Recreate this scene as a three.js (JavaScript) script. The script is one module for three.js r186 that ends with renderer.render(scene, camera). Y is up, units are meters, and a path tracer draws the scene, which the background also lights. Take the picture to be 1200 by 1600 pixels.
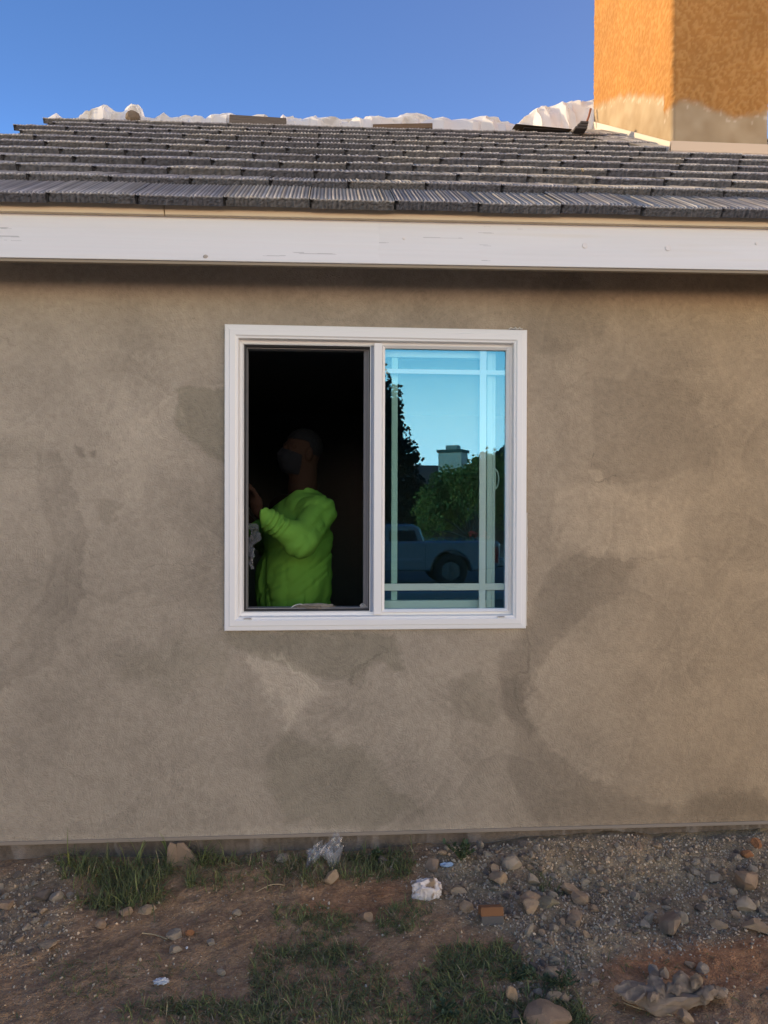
import * as THREE from 'three';
import { mergeGeometries, mergeVertices, toCreasedNormals } from 'three/addons/utils/BufferGeometryUtils.js';
import { RoundedBoxGeometry } from 'three/addons/geometries/RoundedBoxGeometry.js';

// ---------------------------------------------------------------- camera, sky, sun, exposure
const scene = new THREE.Scene();
const rad = THREE.MathUtils.degToRad;
const camera = new THREE.PerspectiveCamera(2 * Math.atan(800 / 1155) * 180 / Math.PI, 768 / 1024, 0.05, 2000);
camera.position.set(0, 1.5, 3.15);
camera.rotation.order = 'YXZ';
camera.rotation.set(rad(-0.528), rad(-3.968), rad(0.175));
camera.updateMatrixWorld();
const renderer = new THREE.WebGLRenderer({ antialias: true });
renderer.toneMapping = THREE.LinearToneMapping;
renderer.toneMappingExposure = 1.6;
renderer.shadowMap.enabled = true;

const SUN = new THREE.Vector3(-0.96, 0.205, -0.15).normalize();
const sun = new THREE.DirectionalLight(new THREE.Color().setRGB(1.0, 0.74, 0.44), 3.3);
sun.position.copy(SUN).multiplyScalar(40);
sun.castShadow = true;
sun.shadow.radius = 1;
sun.shadow.mapSize.set(2048, 2048);
Object.assign(sun.shadow.camera, { left: -20, right: 20, top: 20, bottom: -20, near: 1, far: 90 });
scene.add(sun);
{ // clear evening sky: bright pale horizon, deep blue above, a little warmer towards the sun
  const w = 512, h = 512, d = new Float32Array(w * h * 4);
  for (let j = 0; j < h; j++) for (let i = 0; i < w; i++) {
    const el = (j + 0.5) / h * Math.PI - Math.PI / 2, az = ((i + 0.5) / w) * Math.PI * 2;
    const e = Math.max(0, el) * 180 / Math.PI;
    const dx = Math.cos(el) * Math.cos(az), dy = Math.sin(el), dz = Math.cos(el) * Math.sin(az);
    const ang = Math.acos(THREE.MathUtils.clamp(dx * SUN.x + dy * SUN.y + dz * SUN.z, -1, 1)) * 180 / Math.PI;
    const glow = Math.exp(-ang / 28);
    const k = (j * w + i) * 4;
    const fall = (s) => Math.exp(-Math.pow(e / s, 3)), wide = Math.exp(-e / 15);
    d[k] = 0.012 + 4.1 * fall(11.2) + 0.34 * wide + 0.7 * glow;
    d[k + 1] = 0.066 + 2.46 * fall(14) + 0.68 * wide + 0.42 * glow;
    d[k + 2] = 0.25 + 1.13 * fall(17) + 1.12 * wide + 0.18 * glow;
    d[k + 3] = 1;
    if (el < 0) { d[k] = 0.3; d[k + 1] = 0.25; d[k + 2] = 0.2; }
  }
  const t = new THREE.DataTexture(d, w, h, THREE.RGBAFormat, THREE.FloatType);
  t.mapping = THREE.EquirectangularReflectionMapping;
  t.magFilter = THREE.LinearFilter; t.needsUpdate = true;
  scene.background = t; scene.environment = t;
}

// ---------------------------------------------------------------- helpers
function rng(seed) { let a = seed >>> 0; return () => { a = (a + 0x6D2B79F5) | 0; let t = Math.imul(a ^ (a >>> 15), 1 | a); t = (t + Math.imul(t ^ (t >>> 7), 61 | t)) ^ t; return ((t ^ (t >>> 14)) >>> 0) / 4294967296; }; }
const clamp = THREE.MathUtils.clamp, lerp = THREE.MathUtils.lerp, smooth = (a, b, x) => { const t = clamp((x - a) / (b - a), 0, 1); return t * t * (3 - 2 * t); };
const V = (x, y, z) => new THREE.Vector3(x, y, z);
const HASH = (() => { const r = rng(99), a = new Float32Array(65536); for (let i = 0; i < 65536; i++) a[i] = r(); return a; })();
const h2 = (x, y) => HASH[(Math.imul(x, 374761393) + Math.imul(y, 668265263) >>> 13 ^ Math.imul(x, 73) ^ Math.imul(y, 1931)) & 65535];
const h3 = (x, y, z) => HASH[(Math.imul(x, 374761393) + Math.imul(y, 668265263) + Math.imul(z, 2147483647 ^ 915488749) >>> 11 ^ Math.imul(x, 73) ^ Math.imul(y, 1931) ^ Math.imul(z, 577)) & 65535];
function n2(x, y) { // value noise 0..1
  const xi = Math.floor(x), yi = Math.floor(y); let u = x - xi, v = y - yi; u = u * u * (3 - 2 * u); v = v * v * (3 - 2 * v);
  const a = h2(xi, yi), b = h2(xi + 1, yi), c = h2(xi, yi + 1), d = h2(xi + 1, yi + 1);
  return a + (b - a) * u + (c - a) * v + (a - b - c + d) * u * v;
}
function n3(x, y, z) {
  const xi = Math.floor(x), yi = Math.floor(y), zi = Math.floor(z); let u = x - xi, v = y - yi, w = z - zi;
  u = u * u * (3 - 2 * u); v = v * v * (3 - 2 * v); w = w * w * (3 - 2 * w);
  const l = (a, b, t) => a + (b - a) * t;
  return l(l(l(h3(xi, yi, zi), h3(xi + 1, yi, zi), u), l(h3(xi, yi + 1, zi), h3(xi + 1, yi + 1, zi), u), v), l(l(h3(xi, yi, zi + 1), h3(xi + 1, yi, zi + 1), u), l(h3(xi, yi + 1, zi + 1), h3(xi + 1, yi + 1, zi + 1), u), v), w);
}
function fbm2(x, y, o = 4) { let s = 0, a = 0.5, t = 0; for (let i = 0; i < o; i++) { s += a * n2(x + i * 17.3, y - i * 9.1); t += a; a *= 0.5; const q = x * 1.62 - y * 1.22; y = x * 1.22 + y * 1.62; x = q; } return s / t; }
function fbm3(x, y, z, o = 3) { let s = 0, a = 0.5, t = 0; for (let i = 0; i < o; i++) { s += a * n3(x + i * 17.3, y - i * 9.1, z + i * 5.7); t += a; a *= 0.5; x *= 2.03; y *= 2.03; z *= 2.03; } return s / t; }

// a pixel of the 1200 x 1600 picture as a direction, and where it meets the plane z (used to measure positions)
function dir(px, py) { return V((px - 600) / 1155, -(py - 800) / 1155, -1).applyQuaternion(camera.quaternion); }
function atZ(px, py, z) { const d = dir(px, py), t = (z - camera.position.z) / d.z; return camera.position.clone().addScaledVector(d, t); }
function atY(px, py, y = 0) { const d = dir(px, py), t = (y - camera.position.y) / d.y; return camera.position.clone().addScaledVector(d, t); }
const GLASS_Z = -0.026;
function mirrored(px, py, zReal) { const p = atZ(px, py, 2 * GLASS_Z - zReal); p.z = zReal; return p; } // what the pane shows at that pixel, standing at depth zReal

const used = {};
function numbered(name) { const k = used[name] = (used[name] ?? -1) + 1; return k ? name + '_' + String(k).padStart(3, '0') : name; }
function shade(o) { o.castShadow = o.receiveShadow = true; return o; }
function thing(name, label, category, pos = [0, 0, 0], group) {
  const o = new THREE.Group(); o.name = numbered(name); o.position.set(...pos); scene.add(o);
  o.userData = { label, category }; if (group) o.userData.group = group; return o;
}
function part(name, geo, mat, parent, label) { const m = shade(new THREE.Mesh(geo, mat)); m.name = name; parent.add(m); if (label) m.userData.label = label; return m; }
function single(name, geo, mat, label, category, pos = [0, 0, 0], group) {
  const m = shade(new THREE.Mesh(geo, mat)); m.name = numbered(name); m.position.set(...pos); scene.add(m);
  m.userData = { label, category }; if (group) m.userData.group = group; return m;
}
function struct(name, geo, mat, label, category) { const m = shade(new THREE.Mesh(geo, mat)); m.name = numbered(name); scene.add(m); m.userData = { kind: 'structure', label, category }; return m; }

function tex(w, h, fn, srgb = false, wrap = THREE.RepeatWrapping) { // fn(u, v, out) with out in 0..1, linear for colours
  const d = new Uint8Array(w * h * 4), o = [0, 0, 0];
  for (let j = 0; j < h; j++) for (let i = 0; i < w; i++) {
    fn((i + 0.5) / w, (j + 0.5) / h, o); const k = (j * w + i) * 4;
    for (let c = 0; c < 3; c++) { let x = clamp(o[c], 0, 1); if (srgb) x = x <= 0.0031308 ? x * 12.92 : 1.055 * Math.pow(x, 1 / 2.4) - 0.055; d[k + c] = x * 255; }
    d[k + 3] = 255;
  }
  const t = new THREE.DataTexture(d, w, h, THREE.RGBAFormat); t.wrapS = t.wrapT = wrap; t.magFilter = THREE.LinearFilter; t.minFilter = THREE.LinearMipmapLinearFilter;
  t.generateMipmaps = true; if (srgb) t.colorSpace = THREE.SRGBColorSpace; t.needsUpdate = true; return t;
}
function std(r, g, b, rough = 0.8, extra = {}) { const m = new THREE.MeshStandardMaterial({ roughness: rough, ...extra }); m.color.setRGB(r, g, b); return m; }
function box(w, h, d, x = 0, y = 0, z = 0) { const g = new THREE.BoxGeometry(w, h, d); g.translate(x, y, z); return g; }
function rbox(w, h, d, r = 0.004, x = 0, y = 0, z = 0) { const g = new RoundedBoxGeometry(w, h, d, 2, r); g.translate(x, y, z); return g; }
const merge = (list) => mergeGeometries(list.map((g) => { const q = g.index ? g.toNonIndexed() : g; for (const k of Object.keys(q.attributes)) if (!['position', 'normal', 'uv'].includes(k)) q.deleteAttribute(k); if (!q.attributes.uv) q.setAttribute('uv', new THREE.BufferAttribute(new Float32Array(q.attributes.position.count * 2), 2)); if (!q.attributes.normal) q.computeVertexNormals(); return q; }));
function tube(pts, r, seg = 24, rs = 6) { return new THREE.TubeGeometry(new THREE.CatmullRomCurve3(pts), seg, r, rs, false); }
function metreUV(g, sx = 1, sy = 1) { // box-projected uv in metres
  g = g.index ? g.toNonIndexed() : g; g.computeVertexNormals(); const p = g.attributes.position, n = g.attributes.normal, uv = new Float32Array(p.count * 2);
  for (let i = 0; i < p.count; i++) { const ax = Math.abs(n.getX(i)), ay = Math.abs(n.getY(i)), az = Math.abs(n.getZ(i)); const x = p.getX(i), y = p.getY(i), z = p.getZ(i);
    uv[2 * i] = (az >= ax && az >= ay ? x : ax >= ay ? z : x) * sx; uv[2 * i + 1] = (az >= ax && az >= ay ? y : ax >= ay ? y : z) * sy; }
  g.setAttribute('uv', new THREE.BufferAttribute(uv, 2)); return g;
}
function surfaceNet(sdf, lo, hi, cell) { // smooth mesh of sdf = 0
  const nx = Math.ceil((hi.x - lo.x) / cell) + 1, ny = Math.ceil((hi.y - lo.y) / cell) + 1, nz = Math.ceil((hi.z - lo.z) / cell) + 1;
  const f = new Float32Array(nx * ny * nz), id = new Int32Array(nx * ny * nz).fill(-1), at = (i, j, k) => (k * ny + j) * nx + i;
  for (let k = 0; k < nz; k++) for (let j = 0; j < ny; j++) for (let i = 0; i < nx; i++) f[at(i, j, k)] = sdf(lo.x + i * cell, lo.y + j * cell, lo.z + k * cell);
  const pos = [], idx = [];
  for (let k = 0; k < nz - 1; k++) for (let j = 0; j < ny - 1; j++) for (let i = 0; i < nx - 1; i++) {
    let sx = 0, sy = 0, sz = 0, c = 0;
    const edge = (a, b, ia, ib) => { if ((a < 0) !== (b < 0)) { const t = a / (a - b); sx += lerp(ia[0], ib[0], t); sy += lerp(ia[1], ib[1], t); sz += lerp(ia[2], ib[2], t); c++; } };
    const q = [0, 0, 0, 0, 0, 0, 0, 0]; for (let m = 0; m < 8; m++) q[m] = f[at(i + (m & 1), j + (m >> 1 & 1), k + (m >> 2))];
    const cc = (m) => [m & 1, m >> 1 & 1, m >> 2];
    for (const [a, b] of [[0, 1], [2, 3], [4, 5], [6, 7], [0, 2], [1, 3], [4, 6], [5, 7], [0, 4], [1, 5], [2, 6], [3, 7]]) edge(q[a], q[b], cc(a), cc(b));
    if (c) { id[at(i, j, k)] = pos.length / 3; pos.push(lo.x + (i + sx / c) * cell, lo.y + (j + sy / c) * cell, lo.z + (k + sz / c) * cell); }
  }
  const quad = (a, b, c, d, flip) => { if (a < 0 || b < 0 || c < 0 || d < 0) return; flip ? idx.push(a, c, b, a, d, c) : idx.push(a, b, c, a, c, d); };
  for (let k = 1; k < nz - 1; k++) for (let j = 1; j < ny - 1; j++) for (let i = 1; i < nx - 1; i++) {
    const s = f[at(i, j, k)] < 0;
    if (s !== (f[at(i + 1, j, k)] < 0)) quad(id[at(i, j - 1, k - 1)], id[at(i, j, k - 1)], id[at(i, j, k)], id[at(i, j - 1, k)], !s);
    if (s !== (f[at(i, j + 1, k)] < 0)) quad(id[at(i - 1, j, k - 1)], id[at(i - 1, j, k)], id[at(i, j, k)], id[at(i, j, k - 1)], !s);
    if (s !== (f[at(i, j, k + 1)] < 0)) quad(id[at(i - 1, j - 1, k)], id[at(i, j - 1, k)], id[at(i, j, k)], id[at(i - 1, j, k)], !s);
  }
  const g = new THREE.BufferGeometry(); g.setAttribute('position', new THREE.BufferAttribute(new Float32Array(pos), 3)); g.setIndex(idx); g.computeVertexNormals(); return g;
}
const smin = (a, b, k) => { const h = Math.max(k - Math.abs(a - b), 0) / k; return Math.min(a, b) - h * h * k * 0.25; };
function capsule(px, py, pz, a, b, ra, rb) { // distance to a tapered capsule
  const bx = b.x - a.x, by = b.y - a.y, bz = b.z - a.z, x = px - a.x, y = py - a.y, z = pz - a.z;
  const t = clamp((x * bx + y * by + z * bz) / (bx * bx + by * by + bz * bz + 1e-9), 0, 1);
  return Math.hypot(x - bx * t, y - by * t, z - bz * t) - lerp(ra, rb, t);
}
const ell = (x, y, z, rx, ry, rz) => { const k0 = Math.hypot(x / rx, y / ry, z / rz), k1 = Math.hypot(x / (rx * rx), y / (ry * ry), z / (rz * rz)); return k0 * (k0 - 1) / (k1 + 1e-9); };

// shared fine-grain relief
const grainBump = tex(512, 512, (u, v, o) => { o[0] = o[1] = o[2] = 0.5 * n2(u * 256, v * 256) + 0.3 * n2(u * 128 + 7, v * 128) + 0.2 * n2(u * 32, v * 32 + 3); });
const grain = (rep) => { const t = grainBump.clone(); t.repeat.set(rep, rep); t.needsUpdate = true; return t; };
const vinyl = std(0.79, 0.795, 0.785, 0.38);
const dark = std(0.02, 0.02, 0.022, 0.6);

// ---------------------------------------------------------------- the house
const house = thing('house', 'single-storey house with bare cement plaster wall, white fascia and dark tiled roof', 'house');
const WX0 = -1.62, WX1 = 6.2, WBACK = -5.35, WEEP = 0.095;
const fr = { x0: -0.453, x1: 0.833, y0: 0.9695, y1: 2.2555 }; // outer edge of the window's flange

// plaster: cement grey-brown with damp patches, trowel arcs and scrapes, each at its own place on the wall
const sdPoly = (poly) => { const n = poly.length; return (x, y) => { let d = 1e9, s = 1; for (let i = 0, j = n - 1; i < n; j = i++) { const ax = poly[j].x, ay = poly[j].y, ex = poly[i].x - ax, ey = poly[i].y - ay, wx = x - ax, wy = y - ay, t = clamp((wx * ex + wy * ey) / (ex * ex + ey * ey), 0, 1); d = Math.min(d, (wx - ex * t) ** 2 + (wy - ey * t) ** 2); if ((poly[i].y > y) !== (ay > y) && x < ex * (y - ay) / ey + ax) s = -s; } return s * Math.sqrt(d); }; };
const polyW = (...p) => p.map(([a, b]) => atZ(a, b, 0));
const lineD = (pts) => (x, y) => { let d = 1e9; for (let i = 1; i < pts.length; i++) { const ax = pts[i - 1].x, ay = pts[i - 1].y, ex = pts[i].x - ax, ey = pts[i].y - ay, t = clamp(((x - ax) * ex + (y - ay) * ey) / (ex * ex + ey * ey), 0, 1); d = Math.min(d, Math.hypot(x - ax - ex * t, y - ay - ey * t)); } return d; };
const damp = [ // polygon, softness, darkening, greenness
  [sdPoly(polyW([272, 605], [356, 598], [356, 728], [322, 722], [300, 690], [270, 640])), 0.012, 0.25, 0.6],
  [sdPoly(polyW([356, 985], [625, 985], [640, 1035], [560, 1062], [500, 1052], [470, 1030], [360, 1022])), 0.016, 0.2, 0.5],
  [sdPoly(polyW([415, 1180], [450, 1130], [520, 1150], [600, 1200], [650, 1275], [560, 1292], [450, 1285])), 0.035, 0.2, 0.4],
  [sdPoly(polyW([790, 1060], [812, 1000], [850, 900], [930, 862], [1010, 872], [960, 940], [880, 1000], [838, 1060], [835, 1150], [890, 1200], [1010, 1262], [1200, 1240], [1240, 1300], [850, 1300], [800, 1190])), 0.022, 0.22, 0],
  [sdPoly(polyW([930, 612], [1000, 575], [1060, 600], [1130, 680], [1110, 730], [1000, 745], [965, 752], [935, 750])), 0.014, 0.13, 0],
  [sdPoly(polyW([826, 432], [965, 450], [940, 520], [885, 560], [835, 545])), 0.03, 0.17, 0],
  [sdPoly(polyW([700, 1060], [760, 1050], [790, 1110], [760, 1140], [715, 1110])), 0.02, 0.13, 0.2],
  [sdPoly(polyW([790, 1075], [830, 1070], [835, 1150], [825, 1160], [800, 1140])), 0.012, 0.16, 0],
  [sdPoly(polyW([190, 1040], [290, 1010], [350, 1010], [340, 1060], [250, 1085], [195, 1075])), 0.05, 0.1, 0.3],
  [sdPoly(polyW([156, 788], [180, 784], [176, 815], [160, 822])), 0.012, 0.15, 0.2],
  [sdPoly(polyW([108, 690], [117, 694], [116, 712], [107, 708])), 0.008, 0.3, 0],
  [sdPoly(polyW([126, 703], [137, 704], [135, 713], [127, 712])), 0.008, 0.33, 0],
  [sdPoly(polyW([-80, 640], [40, 690], [90, 720], [40, 740], [-80, 745])), 0.05, 0.1, 0.1],
];
const pale = [
  [sdPoly(polyW([390, 1020], [480, 1010], [500, 1080], [450, 1130], [410, 1080])), 0.03, 0.18],
  [sdPoly(polyW([860, 760], [1080, 770], [1060, 850], [930, 850], [880, 870])), 0.03, 0.1],
  [sdPoly(polyW([925, 735], [955, 738], [960, 752], [940, 760], [926, 752])), 0.012, 0.22],
  [sdPoly(polyW([150, 620], [270, 610], [300, 720], [200, 760], [130, 700])), 0.1, 0.1],
];
const arcs = [[lineD(polyW([72, 715], [98, 770], [112, 850], [100, 940], [58, 1000], [-20, 1070])), 0.03], [lineD(polyW([50, 720], [78, 780], [90, 850], [78, 930], [40, 985], [-20, 1040])), 0.018], [lineD(polyW([86, 715], [115, 770], [128, 850], [115, 950], [72, 1014], [-20, 1088])), 0.012]];
const scratches = [[lineD(polyW([820, 985], [826, 1040], [815, 1090], [829, 1150])), 0.01, 0.2], [lineD(polyW([430, 1008], [445, 1016], [466, 1032])), 0.012, -0.35], [lineD(polyW([420, 988], [560, 992])), 0.006, -0.2], [lineD(polyW([222, 908], [235, 895], [262, 887], [312, 884])), 0.004, 0.25], [lineD(polyW([930, 700], [928, 740], [936, 758], [958, 752], [972, 740])), 0.006, 0.3], [lineD(polyW([862, 660], [870, 620], [930, 590])), 0.006, 0.12], [lineD(polyW([540, 1060], [590, 1042], [618, 1022], [606, 1012])), 0.008, 0.22], [lineD(polyW([0, 514], [32, 522])), 0.004, 0.2], [lineD(polyW([930, 860], [990, 868], [1060, 872], [1110, 862])), 0.008, 0.15], [lineD(polyW([345, 1000], [352, 985])), 0.005, 0.3], [lineD(polyW([0, 742], [95, 736], [150, 726], [230, 728])), 0.004, 0.12], [lineD(polyW([300, 1060], [340, 1020])), 0.004, 0.16], [lineD(polyW([185, 1085], [190, 1210])), 0.006, -0.1], [lineD(polyW([305, 1150], [308, 1290])), 0.008, -0.08], [lineD(polyW([280, 1080], [284, 1250])), 0.008, -0.06]];
const WT = { x: -1.9, y: 0, w: 4.4, h: 2.75 };
const sweeps = (() => { const r = rng(314), a = []; for (let i = 0; i < 46; i++) { const R = 0.12 + 0.4 * r(); a.push([lerp(-1.6, 2.4, r()), lerp(0.1, 2.4, r()), R, r() * 6.283, 0.35 + 0.8 * r(), 0.03 + 0.07 * r(), r() > 0.5 ? 1 : -1]); } return a; })(); // lap marks left by the float
const wallColor = tex(1600, 1000, (u, v, o) => {
  const x = WT.x + u * WT.w, y = WT.y + v * WT.h;
  const wx = x + 0.16 * (fbm2(x * 6, y * 6, 4) - 0.5) + 0.022 * (fbm2(x * 60, y * 60, 2) - 0.5), wy = y + 0.16 * (fbm2(x * 6 + 40, y * 6, 4) - 0.5) + 0.022 * (fbm2(x * 60 + 9, y * 60, 2) - 0.5);
  const tr = 3.5 * fbm2(x * 1.6 + 7, y * 1.6, 2), tp = x * Math.cos(tr) + y * Math.sin(tr), tq = -x * Math.sin(tr) + y * Math.cos(tr), brush = fbm2(tp * 16, tq * 150, 2), scr = n2(tp * 9 + 31, tq * 230);
  const big = fbm2(x * 1.1 + 3 + 0.5 * n2(x * 2, y * 2), y * 1.3, 4), mid = fbm2(wx * 6, wy * 6 + 11, 4), fine = fbm2(x * 60, y * 60, 3), sw = fbm2(x * 14 + 6 * n2(x * 1.5, y * 1.5), y * 40, 3);
  let k = 0.9 + 0.3 * (big - 0.5) + 0.3 * (mid - 0.5) + 0.24 * (fine - 0.5) + 0.2 * (brush - 0.5) * smooth(0.35, 0.65, fbm2(x * 2.5, y * 2.5 + 50, 2)) - (scr > 0.9 ? 0.07 : 0), green = 0;
  const edge = 0.5 + 0.9 * (fbm2(x * 26, y * 26, 2) - 0.5);
  for (const [f, s, a, g] of damp) { const d = f(wx, wy); if (d < s * 2) { const t = smooth(s, -s, d + (edge - 0.5) * s * 1.1); k *= 1 - a * t; green += g * t * 0.5; if (Math.abs(d) < 0.012 && s < 0.04) k *= 0.96; } }
  for (const [f, s, a] of pale) { const d = f(wx, wy); if (d < s) k *= 1 + 1.4 * a * smooth(s, -s, d + (edge - 0.5) * s * 1.5); }
  for (const [cx, cy, R, a0, span, amp, side] of sweeps) { const ex = wx * 0.3 + x * 0.7 - cx, ey = wy * 0.3 + y * 0.7 - cy, dr = (Math.hypot(ex, ey) - R) * side; if (dr < 0.02 && dr > -0.14) { let da = Math.atan2(ey, ex) - a0; da = Math.abs(Math.atan2(Math.sin(da), Math.cos(da))); const f = smooth(span, span * 0.55, da); if (f > 0) k *= 1 - f * amp * (dr < 0 ? Math.exp(dr / 0.045) : Math.exp(-dr / 0.003)) + f * 0.05 * Math.exp(-(((dr - 0.007) / 0.005) ** 2)); } }
  for (const [f, s] of arcs) { const d = f(wx, wy); if (d < s * 2.5) k *= 1 - 0.15 * Math.exp(-((d / s) ** 2)) * (0.6 + 0.8 * fbm2(x * 5, y * 5, 2)) * (0.75 + 0.5 * n2(d * 260, 3)); }
  for (const [f, s, a] of scratches) { const d = f(wx, wy); if (d < s * 2) k *= 1 - a * smooth(s, s * 0.3, d) * (0.3 + 0.9 * n2(x * 40, y * 40)); }
  if (y < 0.14) k *= 1 + 0.1 * smooth(0.14, 0.115, y);
  const pit = n2(x * 150, y * 150); if (pit > 0.93) k *= 0.85;
  const warm = smooth(0.2, 1.9, x + 0.3 * (big - 0.5)); // right half tinted warmer: bounced warm light painted into the plaster colour
  o[0] = k * lerp(0.39, 0.44, warm) * (1 - 0.05 * green); o[1] = k * lerp(0.335, 0.33, warm) * (1 + 0.02 * green); o[2] = k * lerp(0.258, 0.205, warm) * (1 - 0.12 * green);
}, true, THREE.MirroredRepeatWrapping);
const plasterBump = tex(1024, 1024, (u, v, o) => {
  const x = u * 1.3, y = v * 1.3, a = 3.4 * n2(u * 5, v * 5) + 1.2 * n2(u * 13, v * 13), cx = Math.cos(a), sx = Math.sin(a);
  const p = (x * cx + y * sx), q = (-x * sx + y * cx);
  o[0] = o[1] = o[2] = 0.34 * fbm2(p * 55, q * 300, 2) + 0.3 * fbm2(x * 240, y * 240, 2) + 0.24 * fbm2(x * 22, y * 22, 3) + 0.12 * n2(x * 420, y * 420);
}, false, THREE.MirroredRepeatWrapping);
wallColor.repeat.set(1 / WT.w, 1 / WT.h); wallColor.offset.set(-WT.x / WT.w, -WT.y / WT.h);
plasterBump.repeat.set(1 / 1.3, 1 / 1.3);
const plaster = new THREE.MeshStandardMaterial({ map: wallColor, bumpMap: plasterBump, bumpScale: 0.007, roughness: 0.95 });
{
  const s = new THREE.Shape(); s.moveTo(WX0, WEEP); s.lineTo(WX1, WEEP); s.lineTo(WX1, 2.66); s.lineTo(WX0, 2.66); s.closePath();
  const o = new THREE.Path(), m = 0.05; o.moveTo(fr.x0 + m, fr.y0 + m); o.lineTo(fr.x0 + m, fr.y1 - m); o.lineTo(fr.x1 - m, fr.y1 - m); o.lineTo(fr.x1 - m, fr.y0 + m); o.closePath(); s.holes.push(o);
  const g = new THREE.ExtrudeGeometry(s, { depth: 0.16, bevelEnabled: false }); g.translate(0, 0, -0.16);
  part('wall', metreUV(g), plaster, house, 'bare cement plaster wall with damp patches and trowel marks');
  const sideShape = new THREE.Shape(); sideShape.moveTo(0, 0); sideShape.lineTo(-WBACK - 0.17, 0); sideShape.lineTo(-WBACK - 0.17, 2.52); sideShape.lineTo((-WBACK - 0.17) / 2 + 0.0, 4.08); sideShape.lineTo(0, 2.52); sideShape.closePath();
  for (const x of [WX0, WX1 - 0.16]) { const e = new THREE.ExtrudeGeometry(sideShape, { depth: 0.16, bevelEnabled: false }); e.rotateY(Math.PI / 2); e.translate(x, WEEP, -0.163); part('gable_wall', metreUV(e), plaster, house); }
  part('rear_wall', metreUV(box(WX1 - WX0, 2.5, 0.16, (WX0 + WX1) / 2, WEEP + 1.25, WBACK - 0.085)), plaster, house);
}
{ // old concrete stem wall below the plaster, and the thin metal screed that ends the plaster
  const conc = new THREE.MeshStandardMaterial({ map: tex(512, 128, (u, v, o) => { const k = 0.75 + 0.5 * (fbm2(u * 26, v * 6, 4) - 0.5) + 0.25 * (n2(u * 160, v * 40) - 0.5), dry = 0.08 * smooth(0.78, 0.95, n2(u * 60 + 0.8 * n2(u * 90, v * 14), 3)); o[0] = 0.25 * k + dry; o[1] = 0.2 * k + dry; o[2] = 0.155 * k + dry; }, true), bumpMap: grain(3), bumpScale: 0.006, roughness: 0.95 });
  const g = new THREE.PlaneGeometry(WX1 - WX0 - 0.1, 0.7, 360, 24), p = g.attributes.position;
  for (let i = 0; i < p.count; i++) { const x = p.getX(i), y = p.getY(i); p.setZ(i, 0.014 * (fbm2(x * 5, y * 9, 3) - 0.5) - (n2(x * 3 + 5, y * 14) > 0.72 ? 0.012 : 0)); }
  g.computeVertexNormals(); g.translate((WX0 + WX1) / 2, WEEP - 0.33, -0.03);
  const uv = g.attributes.uv; for (let i = 0; i < uv.count; i++) uv.setXY(i, uv.getX(i) * 4, uv.getY(i));
  part('foundation', merge([g, box(WX1 - WX0 - 0.1, 0.75, 5.0, (WX0 + WX1) / 2, WEEP - 0.385, -2.6)]), conc, house, 'old brown concrete foundation strip under the plaster');
  part('weep_screed', merge([box(WX1 - WX0, 0.006, 0.045, (WX0 + WX1) / 2, WEEP - 0.0045, -0.019), box(WX1 - WX0, 0.01, 0.003, (WX0 + WX1) / 2, WEEP + 0.002, 0.0035)]), std(0.27, 0.23, 0.185, 0.85), house);
}
{ // the room behind the window: unlit, bare, dark
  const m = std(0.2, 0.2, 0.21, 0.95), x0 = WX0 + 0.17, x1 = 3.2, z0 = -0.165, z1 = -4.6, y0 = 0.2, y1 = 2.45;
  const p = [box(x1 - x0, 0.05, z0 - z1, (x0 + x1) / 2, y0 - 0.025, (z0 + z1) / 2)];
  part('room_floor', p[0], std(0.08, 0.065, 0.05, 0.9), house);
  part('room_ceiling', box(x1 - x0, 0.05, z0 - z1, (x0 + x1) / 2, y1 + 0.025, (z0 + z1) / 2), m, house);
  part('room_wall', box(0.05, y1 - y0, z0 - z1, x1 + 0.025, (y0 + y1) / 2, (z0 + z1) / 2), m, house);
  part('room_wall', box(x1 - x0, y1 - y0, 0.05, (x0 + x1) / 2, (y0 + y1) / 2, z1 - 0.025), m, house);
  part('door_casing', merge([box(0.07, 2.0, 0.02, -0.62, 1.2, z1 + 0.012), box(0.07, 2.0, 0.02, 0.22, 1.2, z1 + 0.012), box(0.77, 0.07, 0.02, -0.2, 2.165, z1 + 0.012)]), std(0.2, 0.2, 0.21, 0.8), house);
}
// ---- window: white vinyl slider, left half open, the slid sash standing behind the fixed pane
const win = new THREE.Group(); win.name = 'window'; house.add(win); win.userData.label = 'new white vinyl slider window with its left half open';
function sweep(x0, y0, x1, y1, prof) { // profile of [inset, z] run round a rectangle with mitred corners
  const pos = []; const ring = ([u, z]) => [[x0 + u, y0 + u, z], [x1 - u, y0 + u, z], [x1 - u, y1 - u, z], [x0 + u, y1 - u, z]];
  for (let i = 1; i < prof.length; i++) { const a = ring(prof[i - 1]), b = ring(prof[i]); for (let k = 0; k < 4; k++) { const n = (k + 1) % 4; pos.push(...a[k], ...a[n], ...b[n], ...a[k], ...b[n], ...b[k]); } }
  const g = new THREE.BufferGeometry(); g.setAttribute('position', new THREE.BufferAttribute(new Float32Array(pos), 3)); g.computeVertexNormals(); return g;
}
const wp = (px, py, z) => atZ(px, py, z);
const rectPx = (l, t, r, b, z) => { const a = wp(l, t, z), c = wp(r, b, z); return { x0: a.x, y1: a.y, x1: c.x, y0: c.y }; };
const boxPx = (l, t, r, b, z, d, rr = 0.002) => { const q = rectPx(l, t, r, b, z); return rbox(q.x1 - q.x0, q.y1 - q.y0, d, rr, (q.x0 + q.x1) / 2, (q.y0 + q.y1) / 2, z - d / 2); };
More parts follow.
